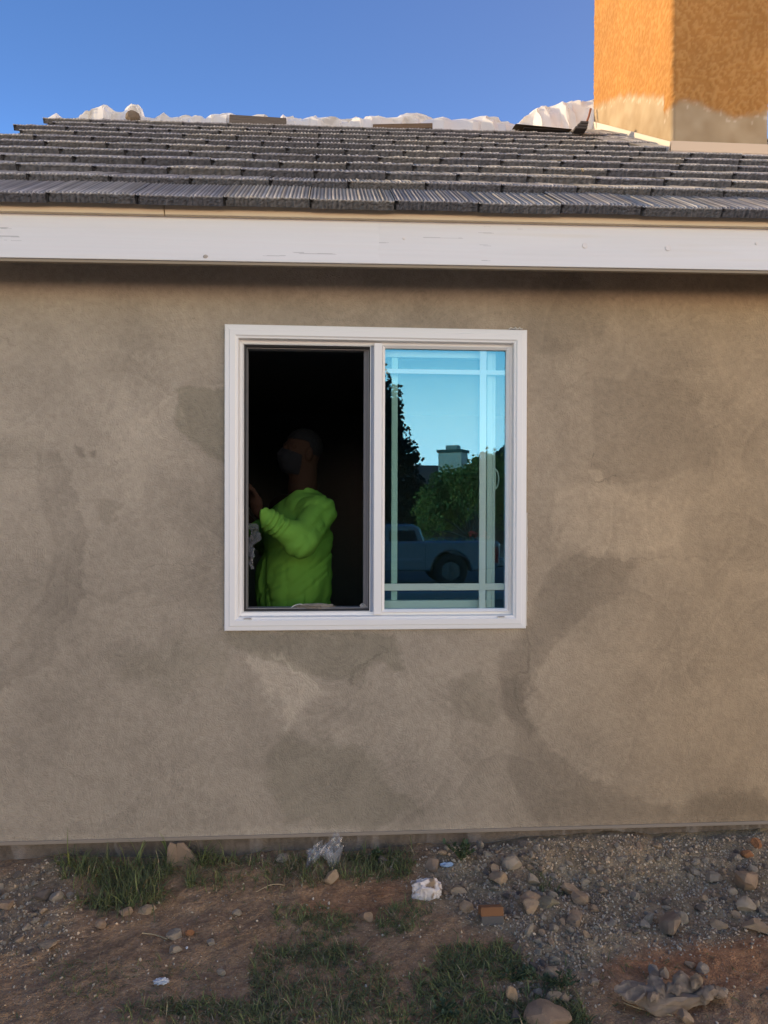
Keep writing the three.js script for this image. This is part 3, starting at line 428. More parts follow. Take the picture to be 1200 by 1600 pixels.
{
  const axis = (stops) => { const a = []; for (let k = 0; k + 1 < stops.length; k++) { const [p, st] = stops[k], q = stops[k + 1][0], n = Math.max(1, Math.round((q - p) / st)); for (let i = 0; i < n; i++) a.push(lerp(p, q, i / n)); } a.push(stops.at(-1)[0]); return a; };
  const xs = axis([[-600, 100], [-100, 18], [-20, 3], [-6, 0.4], [-2.4, 0.014], [2.6, 0.4], [7, 3], [20, 18], [100, 100], [600]]), zs = axis([[-600, 100], [-100, 18], [-12, 2], [-1, 0.3], [-0.1, 0.011], [1.35, 0.06], [2.4, 0.4], [14, 2], [40, 18], [100, 100], [600]]);
  const pos = [], uv = [], idx = []; for (const z of zs) for (const x of xs) { pos.push(x, gY(x, z), z); uv.push(x, z); }
  const nx = xs.length; for (let j = 0; j + 1 < zs.length; j++) for (let i = 0; i + 1 < nx; i++) { const a = j * nx + i; idx.push(a, a + nx, a + 1, a + 1, a + nx, a + nx + 1); }
  const g = new THREE.BufferGeometry(); g.setAttribute('position', new THREE.BufferAttribute(new Float32Array(pos), 3)); g.setAttribute('uv', new THREE.BufferAttribute(new Float32Array(uv), 2)); g.setIndex(idx); g.computeVertexNormals();
  const T = { x: -2.4, z: -0.1, w: 5, h: 1.7 };
  const gc = tex(2048, 800, (u, v, o) => {
    const x = T.x + u * T.w, z = T.z + v * T.h, wx = x + 0.1 * (fbm2(x * 8, z * 8, 3) - 0.5), wz = z + 0.1 * (fbm2(x * 8 + 30, z * 8, 3) - 0.5);
    const grey = clamp(rubbleMask(wx, wz) + 0.6 * rubbleMask2(wx, wz) + 0.8 * rubbleMask3(wx, wz) + 0.9 * (fbm2(x * 2.4, z * 2.4 + 7, 4) - 0.55), 0, 1), red = clamp(bareMask(wx, wz) + redMask(wx, wz), 0, 1);
    const k = 0.72 + 0.55 * (fbm2(x * 18, z * 18, 4) - 0.5) + 0.5 * (fbm2(x * 95, z * 95, 2) - 0.5), sp = n2(x * 210, z * 210), grit = sp > 0.86 ? 0.09 * (0.4 + n2(x * 40, z * 40)) : sp < 0.12 ? -0.04 : 0;
    const R = lerp(0.5, 0.53, red), G = lerp(0.3, 0.255, red), B = lerp(0.15, 0.11, red);
    o[0] = lerp(R, 0.43, grey) * k + grit; o[1] = lerp(G, 0.32, grey) * k + grit * 0.88; o[2] = lerp(B, 0.18, grey) * k + grit * 0.8;
  }, true, THREE.MirroredRepeatWrapping);
  gc.repeat.set(1 / T.w, 1 / T.h); gc.offset.set(-T.x / T.w, -T.z / T.h);
  const gb = tex(1024, 1024, (u, v, o) => { o[0] = o[1] = o[2] = 0.35 * n2(u * 300, v * 300) + 0.3 * fbm2(u * 90, v * 90, 2) + 0.35 * fbm2(u * 40 + 9, v * 40, 3); }, false, THREE.MirroredRepeatWrapping);
  struct('ground', g, new THREE.MeshStandardMaterial({ map: gc, bumpMap: gb, bumpScale: 0.008, roughness: 1 }), 'reddish brown dirt yard strewn with rubble and patches of grass', 'ground');
  const asphalt = new THREE.MeshStandardMaterial({ map: tex(512, 512, (u, v, o) => { const k = 0.055 + 0.03 * n2(u * 256, v * 256) + 0.03 * (fbm2(u * 9, v * 9, 3) - 0.5); o[0] = o[1] = o[2] = k; }, true), roughness: 0.9 });
  const rd = new THREE.PlaneGeometry(240, 7.6, 40, 2); rd.rotateX(-Math.PI / 2); rd.translate(0, -0.262, 14.6); struct('road', metreUV(rd, 0.25, 0.25), asphalt, 'dark asphalt street in front of the house', 'road');
  const conc = std(0.36, 0.34, 0.31, 0.9, { bumpMap: grain(2), bumpScale: 0.004 });
  for (const [z, w] of [[10.65, 0.3], [18.55, 0.3]]) struct('kerb', metreUV(rbox(240, 0.22, w - 0.1, 0.02, 0, -0.24, z)), conc, z < 12 ? 'pale concrete kerb on the near side of the street' : 'pale concrete kerb on the far side of the street', 'kerb');
  { const d = new THREE.PlaneGeometry(9, 5.6, 30, 20); d.rotateX(-Math.PI / 2); d.translate(0.4, 0, 5.4); const p = d.attributes.position; for (let i = 0; i < p.count; i++) p.setY(i, gY(p.getX(i), p.getZ(i)) + 0.03); d.computeVertexNormals(); const dm = conc.clone(); dm.color.setRGB(0.6, 0.52, 0.42); struct('bounce_slab', metreUV(d), dm, 'added pale slab before the yard, bouncing light up under the eave', 'bounce_slab'); }  // unseen slab, added only to bounce light up under the eave
  struct('pavement', metreUV(box(240, 0.12, 1.4, 0, -0.21, 19.35)), conc, 'concrete pavement across the street', 'pavement');
}

// ---------------------------------------------------------------- stones and rubble
const stoneTint = { tan: [0.56, 0.405, 0.25], grey: [0.5, 0.41, 0.295], dark: [0.2, 0.165, 0.13], pale: [0.52, 0.43, 0.32], red: [0.46, 0.21, 0.09], brown: [0.46, 0.325, 0.21], green: [0.38, 0.32, 0.2] };
const stoneMats = {}; for (const k in stoneTint) stoneMats[k] = std(...stoneTint[k], 0.95, { bumpMap: grain(2), bumpScale: 0.004, vertexColors: true });
function stoneGeo(seed, w, h, d, detail = 2, sharp = 1) { // angular lump: a noisy ball cut by random planes
  const r = rng(seed * 77 + 5), g0 = mergeVertices(new THREE.IcosahedronGeometry(1, detail)), p = g0.attributes.position, cuts = [];
  for (let i = 0; i < 9; i++) { const a = r() * 6.283, b = Math.acos(2 * r() - 1); cuts.push([Math.sin(b) * Math.cos(a), Math.cos(b), Math.sin(b) * Math.sin(a), 0.5 + 0.32 * r()]); }
  const col = [];
  for (let i = 0; i < p.count; i++) {
    let x = p.getX(i), y = p.getY(i), z = p.getZ(i); const s = 1.1 + 0.3 * (n3(x * 1.6 + seed, y * 1.6, z * 1.6) - 0.5); x *= s; y *= s; z *= s;
    for (const [a, b, c, o] of cuts) { const t = a * x + b * y + c * z - o; if (t > 0) { x -= a * t * sharp; y -= b * t * sharp; z -= c * t * sharp; } }
    const q = 1 + 0.1 * (n3(x * 5 + seed, y * 5, z * 5) - 0.5); p.setXYZ(i, x * q * w / 2, y * q * h / 2, z * q * d / 2);
    const k = 0.8 + 0.4 * n3(x * 3, y * 3 + seed, z * 3); col.push(k, k * (0.98 + 0.03 * n3(x * 2, y * 2, z * 2 + seed)), k);
  }
  g0.setAttribute('color', new THREE.BufferAttribute(new Float32Array(col), 3)); g0.deleteAttribute('normal'); g0.deleteAttribute('uv');
  const g = toCreasedNormals(g0, 0.22); const q = metreUV2(g); return q;
}
function metreUV2(g) { const p = g.attributes.position, uv = new Float32Array(p.count * 2); for (let i = 0; i < p.count; i++) { uv[2 * i] = (p.getX(i) + p.getY(i) * 0.6) * 14; uv[2 * i + 1] = (p.getZ(i) + p.getY(i) * 0.8) * 14; } g.setAttribute('uv', new THREE.BufferAttribute(uv, 2)); return g; }
const stoneSpots = []; let stoneSeed = 1;
function ground(px, py) { let y = 0; let p; for (let i = 0; i < 6; i++) { p = atY(px, py, y); y = gY(p.x, p.z); } return V(p.x, y, p.z); }
function stone(px, py, wpx, hpx, tint, label, o = {}) {
  // (px, py) is the middle of the stone in the picture
  let p = ground(px, py + hpx * 0.3); const s = p.distanceTo(camera.position) / 1155, w = wpx * s * 1.12, h = Math.min(o.tall ? 9 : w * 0.85, hpx * s * 1.05), d = o.deep ?? w * 0.8;
  const m = single(o.name ?? 'stone', stoneGeo(stoneSeed++, w, h, d, 2, o.sharp ?? 1), stoneMats[tint], label, o.category ?? 'stone', [p.x, p.y + h * (o.sink ?? 0.3), p.z], o.group);
  m.rotation.set((o.tilt ?? 0), GR() * 0.8 - 0.4, o.roll ?? 0); stoneSpots.push([p.x, p.z, w]); return m;
}
const named = [
  [517, 1371, 20, 18, 'tan', 'small round tan stone below the clear plastic wrapper'],
  [570, 1433, 20, 16, 'brown', 'pinkish stone alone on bare dirt left of the dirty paper'],
  [222, 1389, 15, 9, 'tan', 'flat tan chip on dirt below the tall wall grass'],
  [230, 1421, 19, 12, 'tan', 'wedge-shaped tan stone, lower of the two below the tall grass'],
  [195, 1426, 17, 14, 'brown', 'rounded brown stone left of the wedge-shaped tan one'],
  [275, 1459, 22, 12, 'grey', 'grey flat stone touching a small reddish pebble'],
  [296, 1458, 11, 9, 'red', 'small reddish pebble touching the flat grey stone'],
  [274, 1483, 16, 12, 'grey', 'oval grey pebble beside the tiny white chip'],
  [677, 1352, 20, 17, 'brown', 'brown stone beside the blue scrap near the foundation'],
  [780, 1372, 30, 17, 'tan', 'flat-topped tan stone above the broken brick'],
  [716, 1391, 24, 13, 'tan', 'low tan stone right of the dirty crumpled paper'],
  [731, 1418, 20, 18, 'tan', 'pale pointed stone touching the left end of the brick'],
  [830, 1405, 27, 16, 'brown', 'flat brown stone lying on top of another, right of the brick'],
  [829, 1419, 26, 18, 'tan', 'tilted tan stone under the flat brown one, right of the brick'],
  [857, 1411, 26, 15, 'green', 'greenish-tan stone with a sprig of grass behind it'],
  [889, 1391, 22, 17, 'tan', 'upper stone of the overlapping tan pair on bare dirt'],
  [903, 1405, 24, 18, 'brown', 'lower stone of the overlapping tan pair on bare dirt'],
  [899, 1436, 25, 19, 'brown', 'rounded brown stone below the overlapping tan pair'],
  [803, 1350, 28, 20, 'grey', 'large grey lump at the top of the rubble by the foundation'],
  [832, 1376, 20, 18, 'grey', 'grey lump at the right end of the rubble heap beside grass'],
  [1048, 1446, 36, 27, 'brown', 'large tan stone beside the damp dark hollow'],
  [1006, 1446, 15, 11, 'pale', 'pale pebble in the damp dark hollow'],
  [1066, 1436, 18, 15, 'grey', 'grey stone touching the right of the large tan stone'],
  [1122, 1446, 19, 13, 'tan', 'single pale oval stone between the two large tan ones'],
  [1180, 1447, 34, 16, 'tan', 'low wide tan stone near the right edge of the yard'],
  [1166, 1380, 38, 30, 'brown', 'large brown boulder half buried in the bank at right'],
  [1116, 1372, 20, 15, 'grey', 'flat grey stone left of the half buried boulder'],
  [1163, 1415, 24, 16, 'grey', 'grey stone below the half buried boulder'],
  [1181, 1318, 16, 13, 'red', 'orange brick fragment at the foot of the foundation at right'],
  [1169, 1335, 15, 10, 'red', 'flat orange chip below the orange brick fragment'],
  [1021, 1518, 15, 18, 'pale', 'left pebble of the pale upright pair above the concrete chunk'],
  [1036, 1521, 15, 17, 'grey', 'right pebble of the pale upright pair above the concrete chunk'],
  [868, 1499, 15, 18, 'pale', 'pale pinkish pebble just above the leafy green patch'],
  [857, 1523, 27, 15, 'tan', 'tan stone on the upper edge of the leafy green patch'],
  [865, 1558, 21, 18, 'tan', 'rounded tan stone in the leaves above the flat round one'],
  [882, 1561, 13, 12, 'tan', 'small tan pebble right of the rounded stone in the leaves'],
  [800, 1562, 14, 27, 'tan', 'upright narrow tan stone in the grass', { tall: 1, sink: 0.42 }],
  [806, 1590, 17, 16, 'dark', 'dark grey block under the upright tan stone'],
  [858, 1592, 56, 26, 'brown', 'big flat round stone at the bottom edge of the leafy patch', { sharp: 0.5 }],
  [1070, 1590, 20, 18, 'tan', 'tan stone below the long concrete chunk'],
  [1075, 1507, 15, 9, 'tan', 'small tan stone left of the flat grey pebble'],
  [1095, 1514, 18, 11, 'grey', 'flat grey pebble beside the small tan stone'],
  [1131, 1552, 11, 11, 'pale', 'pale chip right of the long concrete chunk'],
  [90, 1401, 17, 13, 'grey', 'grey stone at the lower edge of the tall wall grass'],
  [65, 1400, 24, 13, 'dark', 'wide dark stone left of the tall wall grass'],
  [12, 1414, 16, 13, 'brown', 'brown stone at the left edge of the grey gravel'],
  [156, 1447, 13, 12, 'brown', 'brown pebble between grey gravel and bare dirt'],
  [75, 1478, 22, 8, 'tan', 'flat thin tan chip below the grey gravel'],
  [345, 1521, 11, 9, 'grey', 'grey pebble alone left of the green grass clump'],
  [371, 1427, 13, 9, 'grey', 'grey pebble in sparse straw left of the dark grass'],
  [329, 1473, 12, 9, 'pale', 'pale pebble on dirt between the straw and grass'],
  [597, 1343, 16, 16, 'dark', 'dark grey stone in the grass right of the wrapper'],
  [440, 1342, 20, 10, 'grey', 'flat pale grey stone in the grass left of the wrapper'],
  [927, 1535, 13, 10, 'grey', 'grey pebble right of the leafy green patch'],
];
for (const [px, py, w, h, t, l, o] of named) stone(px, py, w, h, t, l, o ?? {});
{ // the many middling stones that nothing tells apart
  const lab = [[heapMask, 'small STONE in the heap along the foundation', 'rubble stones along the foundation', 45, [735, 865, 1328, 1425]], [rubbleMask, 'small STONE in the rubble along the foundation', 'rubble stones along the foundation', 150, [650, 1210, 1322, 1460]], [rubbleMask2, 'small STONE in the gravel patch left of the tall grass', 'stones of the left gravel patch', 34, [-10, 125, 1350, 1490]], [rubbleMask3, 'small STONE on the dirt beside the leafy green patch', 'pebbles beside the leafy patch', 40, [790, 960, 1430, 1600]]];
  const tints = ['grey', 'grey', 'brown', 'tan', 'dark', 'grey'], pool = {}; for (const t of tints) pool[t] = [0, 1, 2].map((i) => stoneGeo(300 + i * 7 + t.length, 1, 0.72, 0.85, 1));
  const marks = named.filter((q) => q[2] > 17).map((q) => [ground(q[0], q[1]), q[5].split(/ (?:beside|below|above|near|at|on|of|lying|touching|alone|with|in|under|half|left|right|between)/)[0]]), word = { grey: 'grey stone', brown: 'brown stone', tan: 'tan stone', dark: 'dark stone' };
  marks.push([ground(767, 1437), 'broken brick'], [ground(720, 1345), 'leafy weed'], [ground(665, 1400), 'crumpled paper'], [ground(1053, 1570), 'concrete chunk'], [ground(1040, 1340), 'bare bank top'], [ground(940, 1350), 'dusty bank middle']);
  const name = (label, t, p) => { let best = 9, m = ''; for (const [q, l] of marks) { const d = q.distanceTo(p); if (d < best) { best = d; m = l; } } return label.replace('STONE', word[t]).replace(/ along the foundation| left of the tall grass| beside the leafy green patch/, '') + ' nearest the ' + m; };
  for (const [mask, label, group, n, [a, b, c, d]] of lab) for (let k = 0, tries = 0; k < n && tries < 4000; tries++) {
    const px = lerp(a, b, GR()), py = lerp(c, d, Math.pow(GR(), 1.3)), p = ground(px, py); if (mask(p.x, p.z) < 0.4 + 0.5 * GR() || p.z < 0.01) continue;
    const w = 0.018 + 0.03 * Math.pow(GR(), 2.2) + (GR() > 0.93 ? 0.014 : 0); if (stoneSpots.some(([x, z, q]) => Math.hypot(x - p.x, z - p.z) < (q + w) * 0.42)) continue;
    const t = tints[Math.floor(GR() * tints.length)], m = single('rubble_stone', pool[t][Math.floor(GR() * 3)], stoneMats[t], w > 0.032 ? name(label, t, p).replace('small', 'larger') : name(label, t, p), 'stone', [p.x, p.y + w * 0.15, p.z], group);
    m.scale.set(w * (0.8 + 0.5 * GR()), w * (0.75 + 0.4 * GR()), w); m.rotation.set(GR() - 0.5, GR() * 6.3, GR() - 0.5); stoneSpots.push([p.x, p.z, w]); k++;
  }
  // fine gravel and grit
  const geo = stoneGeo(900, 1, 0.75, 0.85, 0), N = 15000, im = new THREE.InstancedMesh(geo, std(1, 1, 1, 0.95, {}), N), M = new THREE.Matrix4(), Q = new THREE.Quaternion(), E = new THREE.Euler(), C = new THREE.Color(); let c = 0;
  for (let tries = 0; c < N && tries < 200000; tries++) {
    const x = lerp(-2.0, 2.4, GR()), z = 0.005 + 1.2 * GR(), g = Math.max(rubbleMask(x, z), 0.45 * rubbleMask2(x, z), rubbleMask3(x, z)); if (GR() > 0.045 + 0.95 * g * (0.35 + 0.65 * n2(x * 9, z * 9))) continue;
    const w = 0.0035 + 0.012 * Math.pow(GR(), 3.2); E.set(GR() * 6, GR() * 6, GR() * 6); Q.setFromEuler(E); M.compose(V(x, gY(x, z) + w * 0.12, z), Q, V(w, w * 0.8, w)); im.setMatrixAt(c, M);
    const t = stoneTint[tints[Math.floor(GR() * tints.length)]], k = 0.75 + 0.5 * GR(); C.setRGB(t[0] * k, t[1] * k, t[2] * k); im.setColorAt(c, C); c++;
  }
  im.count = c; im.name = 'gravel'; im.userData = { kind: 'stuff', label: 'fine grey gravel and grit scattered over the dirt', category: 'gravel' }; shade(im); scene.add(im);
}
{ // a long broken slab of old concrete, and half a brick
  const p = ground(1053, 1572), lump = (sd, w, h, d, x, y, z, ry = 0) => stoneGeo(sd, w, h, d, 4, 1).rotateY(ry).translate(x, y, z), g = merge([lump(501, 0.26, 0.062, 0.13, -0.02, -0.004, 0), lump(507, 0.12, 0.03, 0.08, -0.125, 0.012, -0.015, 0.3), lump(509, 0.09, 0.07, 0.07, 0.045, 0.016, -0.02, 0.8), lump(511, 0.07, 0.055, 0.06, 0.085, 0.008, 0.02, 1.4), lump(513, 0.06, 0.03, 0.05, 0.14, 0.0, 0.0, 2), lump(517, 0.08, 0.04, 0.07, -0.04, 0.018, -0.02, 2.4), lump(519, 0.05, 0.035, 0.05, 0.0, 0.026, 0.01, 1.1), lump(521, 0.045, 0.04, 0.04, 0.07, 0.034, 0.0, 0.4), lump(523, 0.04, 0.03, 0.035, 0.1, 0.026, 0.03, 2.2), lump(527, 0.05, 0.025, 0.04, -0.08, 0.022, 0.02, 1.9)]);
  { const w = g.attributes.position; for (let i = 0; i < w.count; i++) { const x = w.getX(i), y = w.getY(i), z = w.getZ(i), e = 0.02 * (fbm3(x * 60, y * 60, z * 60, 4) - 0.5); w.setXYZ(i, x + e, y + e, z - e); } g.computeVertexNormals(); }
  const q = g.attributes.position, col = []; for (let i = 0; i < q.count; i++) { const x = q.getX(i), y = q.getY(i), z = q.getZ(i), r = smooth(0.5, 0.62, fbm3(x * 16 + 3, y * 16, z * 16, 2)) * smooth(0.0, 0.06, x) * 0.7, k = 0.35 + 1.3 * fbm3(x * 70, y * 70, z * 70, 3); col.push(lerp(0.47, 0.5, r) * k, lerp(0.36, 0.32, r) * k, lerp(0.25, 0.16, r) * k); }
  g.setAttribute('color', new THREE.BufferAttribute(new Float32Array(col), 3));
  single('concrete_chunk', g, std(1, 1, 1, 0.95, { vertexColors: true, bumpMap: grain(3), bumpScale: 0.004 }), 'long broken chunk of old concrete lying on the dirt at right', 'concrete chunk', [p.x, p.y + 0.03, p.z]).rotation.y = 0.05;
  const b = ground(767, 1437), bg = rbox(0.083, 0.052, 0.05, 0.004, 0, 0, 0), bp = bg.attributes.position, bc = [];
  for (let i = 0; i < bp.count; i++) { const x = bp.getX(i), y = bp.getY(i), z = bp.getZ(i), e = 0.003 * (n3(x * 90, y * 90, z * 90) - 0.5); bp.setXYZ(i, x + e, y + e, z + e); bc.push(1, 1, 1); }
  const br = thing('broken_brick', 'half orange brick with grey mortar on its lower face', 'brick', [b.x, b.y + 0.02, b.z]); br.rotation.set(-0.35, -0.02, 0);
  part('brick_body', rbox(0.083, 0.03, 0.06, 0.004, 0, 0.012, 0), std(0.42, 0.2, 0.085, 0.95, { bumpMap: grain(3), bumpScale: 0.004 }), br); part('mortar', rbox(0.082, 0.03, 0.059, 0.005, 0, -0.017, 0.001), std(0.26, 0.235, 0.2, 0.95, { bumpMap: grain(3), bumpScale: 0.006 }), br);
}
{ // flakes leaning in the grass
  const flake = (pts, z, lab, tint) => { const q = pts.map(([a, b]) => atZ(a, b, z)), o = q[0].clone(); const s = new THREE.Shape(q.map((p) => new THREE.Vector2(p.x - o.x, p.y - o.y))); const g = new THREE.ExtrudeGeometry(s, { depth: 0.018, bevelEnabled: true, bevelSize: 0.004, bevelThickness: 0.004, bevelSegments: 2, steps: 2 }); const p = g.attributes.position; for (let i = 0; i < p.count; i++) { const x = p.getX(i), y = p.getY(i), zz = p.getZ(i); p.setXYZ(i, x + 0.004 * (n3(x * 60, y * 60, zz * 60) - 0.5), y, zz + 0.012 * (n3(x * 40 + 5, y * 40, 2) - 0.5)); } g.computeVertexNormals(); const m = single('stone', g, std(...stoneTint[tint].map((c) => c * 0.95), 0.95, { bumpMap: grain(20), bumpScale: 0.004 }), lab, 'stone', [o.x, o.y, o.z]); m.rotation.set(-0.32, 0.12, 0); };
  flake([[274, 1366], [276, 1322], [283, 1322], [296, 1334], [312, 1352], [316, 1366]], 0.045, 'tan triangular stone flake leaning up in the grass under the plaster', 'brown');
  flake([[262, 1360], [261, 1326], [264, 1321], [272, 1324], [275, 1345], [272, 1362]], 0.05, 'narrow upright stone sliver beside the leaning triangular flake', 'brown');
}
// ---------------------------------------------------------------- litter
function crumple(w, h, d, seed, amp, detail = 24) { // a creased sheet bunched into a lump
  const g = mergeVertices(new THREE.IcosahedronGeometry(1, detail)), p = g.attributes.position;
  for (let i = 0; i < p.count; i++) { let x = p.getX(i), y = p.getY(i), z = p.getZ(i), s = 1; for (let o = 1; o <= 3; o++) s += amp / o * (1 - 2 * Math.abs(2 * n3(x * 1.7 * o + seed, y * 1.7 * o, z * 1.7 * o) - 1)); p.setXYZ(i, x * s * w / 2, y * s * h / 2, z * s * d / 2); }
  g.deleteAttribute('normal'); g.deleteAttribute('uv'); return toCreasedNormals(g, 0.35);
}
{
  let p = ground(665, 1400); const g = crumple(0.095, 0.075, 0.07, 4, 0.26, 14), q = g.attributes.position, col = []; for (let i = 0; i < q.count; i++) { const t = smooth(0.5, 0.62, fbm3(q.getX(i) * 45 + 7, q.getY(i) * 45, q.getZ(i) * 45, 2)); col.push(lerp(0.7, 0.26, t), lerp(0.63, 0.19, t), lerp(0.57, 0.12, t)); }
  g.setAttribute('color', new THREE.BufferAttribute(new Float32Array(col), 3)); single('crumpled_paper', g, std(1, 1, 1, 0.9, { vertexColors: true }), 'dirty white crumpled paper lying on bare red dirt', 'paper', [p.x, p.y + 0.026, p.z]);
  p = ground(505, 1352); const film = new THREE.MeshPhysicalMaterial({ transmission: 0.9, thickness: 0, roughness: 0.08, ior: 1.5, side: THREE.DoubleSide }); film.color.setRGB(0.93, 0.95, 0.98);
  const s = new THREE.PlaneGeometry(0.2, 0.16, 44, 36), sp = s.attributes.position; for (let i = 0; i < sp.count; i++) { const x = sp.getX(i), y = sp.getY(i); let z = 0; for (const f of [9, 21, 47]) z += 0.5 / f * (1 - 2 * Math.abs(2 * n2(x * f + 3, y * f * 1.3) - 1)); sp.setXYZ(i, x * 0.66 + 0.25 * z, z * 0.8 + 0.015 + 0.22 * (y + 0.08) , -y * 0.6 + 0.1 * z); }
  s.deleteAttribute('normal'); single('plastic_wrapper', toCreasedNormals(s, 0.3), film, 'crumpled clear plastic wrapper in the grass against the foundation', 'plastic wrapper', [p.x, p.y + 0.012, p.z]);
  p = ground(698, 1353); const bl = crumple(0.045, 0.014, 0.02, 9, 0.3, 8); single('blue_scrap', bl, std(0.34, 0.45, 0.58, 0.5), 'small light blue plastic scrap beside a brown stone', 'scrap', [p.x, p.y + 0.008, p.z]);
  p = ground(252, 1537); single('white_scrap', crumple(0.026, 0.01, 0.015, 12, 0.7, 10), std(0.62, 0.62, 0.6, 0.7), 'small white torn scrap on a dark spot of dirt', 'scrap', [p.x, p.y + 0.008, p.z]);
  p = ground(292, 1482); single('white_chip', stoneGeo(66, 0.012, 0.009, 0.01, 1), std(0.8, 0.79, 0.76, 0.7), 'tiny bright white chip right of the oval grey pebble', 'chip', [p.x, p.y + 0.003, p.z]);
}
// ---------------------------------------------------------------- grass, weeds, straw
function bladeGeo(bend, segs = 4) { const pos = [], idx = []; for (let i = 0; i <= segs; i++) { const t = i / segs, w = 0.5 * (1 - t * t * 0.96), y = t * Math.cos(bend * t), z = t * Math.sin(bend * t); pos.push(-w, y, z, 0, y, z + 0.12 * w * 0.02, w, y, z); } for (let i = 0; i < segs; i++) { const a = i * 3; for (const k of [0, 1]) idx.push(a + k, a + k + 1, a + k + 4, a + k, a + k + 4, a + k + 3); } const g = new THREE.BufferGeometry(); g.setAttribute('position', new THREE.BufferAttribute(new Float32Array(pos), 3)); g.setIndex(idx); g.computeVertexNormals(); return g; }
const blades = [bladeGeo(0.5), bladeGeo(1.1), bladeGeo(1.7)], leafMat = new THREE.MeshPhysicalMaterial({ roughness: 0.75, transmission: 0.25, thickness: 0, side: THREE.DoubleSide }); leafMat.color.setRGB(1, 1, 1);
const GREENS = [[0.15, 0.18, 0.05], [0.11, 0.14, 0.042], [0.2, 0.22, 0.06], [0.125, 0.145, 0.055]], STRAW = [[0.36, 0.27, 0.14], [0.27, 0.19, 0.1], [0.42, 0.33, 0.19]];
const bare = [[atZ(287, 1345, 0.05).x, 0.05]];
function grassPatch(name, label, poly, count, len, width, dryShare, seed, flat = 0, clump = 6) {
  const r = rng(seed), P = poly.map(([a, b]) => gpt(a, b)), f = sdPoly(P.map((p) => V(p.x, p.z, 0))), x0 = Math.min(...P.map((p) => p.x)), x1 = Math.max(...P.map((p) => p.x)), z0 = Math.max(0.012, Math.min(...P.map((p) => p.z))), z1 = Math.max(...P.map((p) => p.z));
  const lists = [[], [], []]; const M = new THREE.Matrix4(), Q = new THREE.Quaternion(), C = new THREE.Color();
  for (let c = 0, tries = 0; c < count && tries < count * 60; tries++) {
    const cx = lerp(x0, x1, r()), cz = lerp(z0, z1, r()), d = f(cx, cz); if (bare.some(([x, z]) => Math.abs(cx - x) < 0.04 && cz > z - 0.01 && cz < z + 0.16) || d > 0.03 * (r() - 0.3) || r() > 0.25 + 1.3 * (n2(cx * 8 + seed, cz * 8) - 0.2)) continue;
    const n = 1 + Math.floor(r() * clump), base = r() * 6.28, k0 = 0.7 + 0.6 * r(), dry0 = r() < dryShare; c += n;
    for (let i = 0; i < n; i++) {
      const x = cx + 0.012 * (r() - 0.5), z = Math.max(0.006, cz + 0.012 * (r() - 0.5)), L = len * (0.35 + 0.85 * r()), w = width * (0.6 + 0.7 * r()), dry = dry0 ? r() < 0.8 : r() < dryShare * 0.3;
      Q.setFromEuler(new THREE.Euler((flat + 0.5 * (r() - 0.3)) * (dry ? 1.6 : 1), base + r() * 4, 0.5 * (r() - 0.5), 'YXZ')); M.compose(V(x, gY(x, z) - 0.003, z), Q, V(w, L, L));
      const t = dry ? STRAW[Math.floor(r() * 3)] : GREENS[Math.floor(r() * 4)], k = k0 * (0.8 + 0.4 * r()); lists[Math.floor(r() * 3)].push([M.clone(), [t[0] * k, t[1] * k, t[2] * k]]);
    }
  }
  const root = new THREE.Group(); root.name = numbered(name); root.userData = { kind: 'stuff', label, category: 'grass' }; scene.add(root);
  lists.forEach((l, b) => { const im = new THREE.InstancedMesh(blades[b], leafMat, Math.max(1, l.length)); l.forEach(([m, c], i) => { im.setMatrixAt(i, m); im.setColorAt(i, C.setRGB(...c)); }); im.count = l.length; im.name = 'blades'; im.userData = { kind: 'stuff' }; shade(im); root.add(im); });
}
grassPatch('grass', 'tall dark grass growing against the wall at left', [[85, 1335], [350, 1338], [345, 1375], [200, 1420], [130, 1412], [90, 1370]], 1800, 0.095, 0.004, 0.07, 11);
grassPatch('grass', 'thin mixed green and dry grass along the foundation left of the wrapper', [[340, 1335], [610, 1335], [560, 1372], [440, 1392], [330, 1390]], 1200, 0.07, 0.003, 0.25, 12);
grassPatch('grass', 'short dark grass right of the clear wrapper', [[535, 1325], [650, 1335], [640, 1375], [560, 1378]], 800, 0.055, 0.0035, 0.08, 13);
grassPatch('grass', 'short dark green grass left of the middle bare dirt', [[420, 1415], [500, 1410], [560, 1425], [520, 1455], [430, 1450]], 700, 0.042, 0.0032, 0.12, 14, 0.2);
grassPatch('grass', 'green grass clump spreading across the lower middle', [[395, 1475], [540, 1460], [590, 1490], [620, 1560], [640, 1620], [420, 1620], [400, 1540]], 3300, 0.05, 0.0032, 0.16, 15, 0.2);
grassPatch('grass', 'low grass along the bottom edge at left', [[190, 1575], [270, 1555], [420, 1560], [420, 1620], [200, 1620]], 1400, 0.045, 0.0032, 0.2, 16, 0.2);
grassPatch('grass', 'dense dark grass patch right of the middle at the bottom', [[620, 1530], [700, 1480], [780, 1475], [840, 1520], [900, 1545], [930, 1620], [640, 1620]], 4200, 0.048, 0.0042, 0.07, 17, 0.25);
grassPatch('grass', 'small grass patch under the crumpled paper', [[590, 1415], [660, 1408], [690, 1440], [640, 1455], [590, 1448]], 600, 0.04, 0.003, 0.12, 18, 0.2);
grassPatch('grass', 'faint sparse grass on dirt at lower left', [[60, 1490], [330, 1500], [330, 1545], [80, 1550]], 420, 0.04, 0.0025, 0.35, 19, 0.35, 4);
grassPatch('grass', 'sparse sprigs in the dirt at right', [[850, 1500], [1200, 1470], [1220, 1610], [930, 1600]], 260, 0.04, 0.0026, 0.5, 20, 0.35, 4);
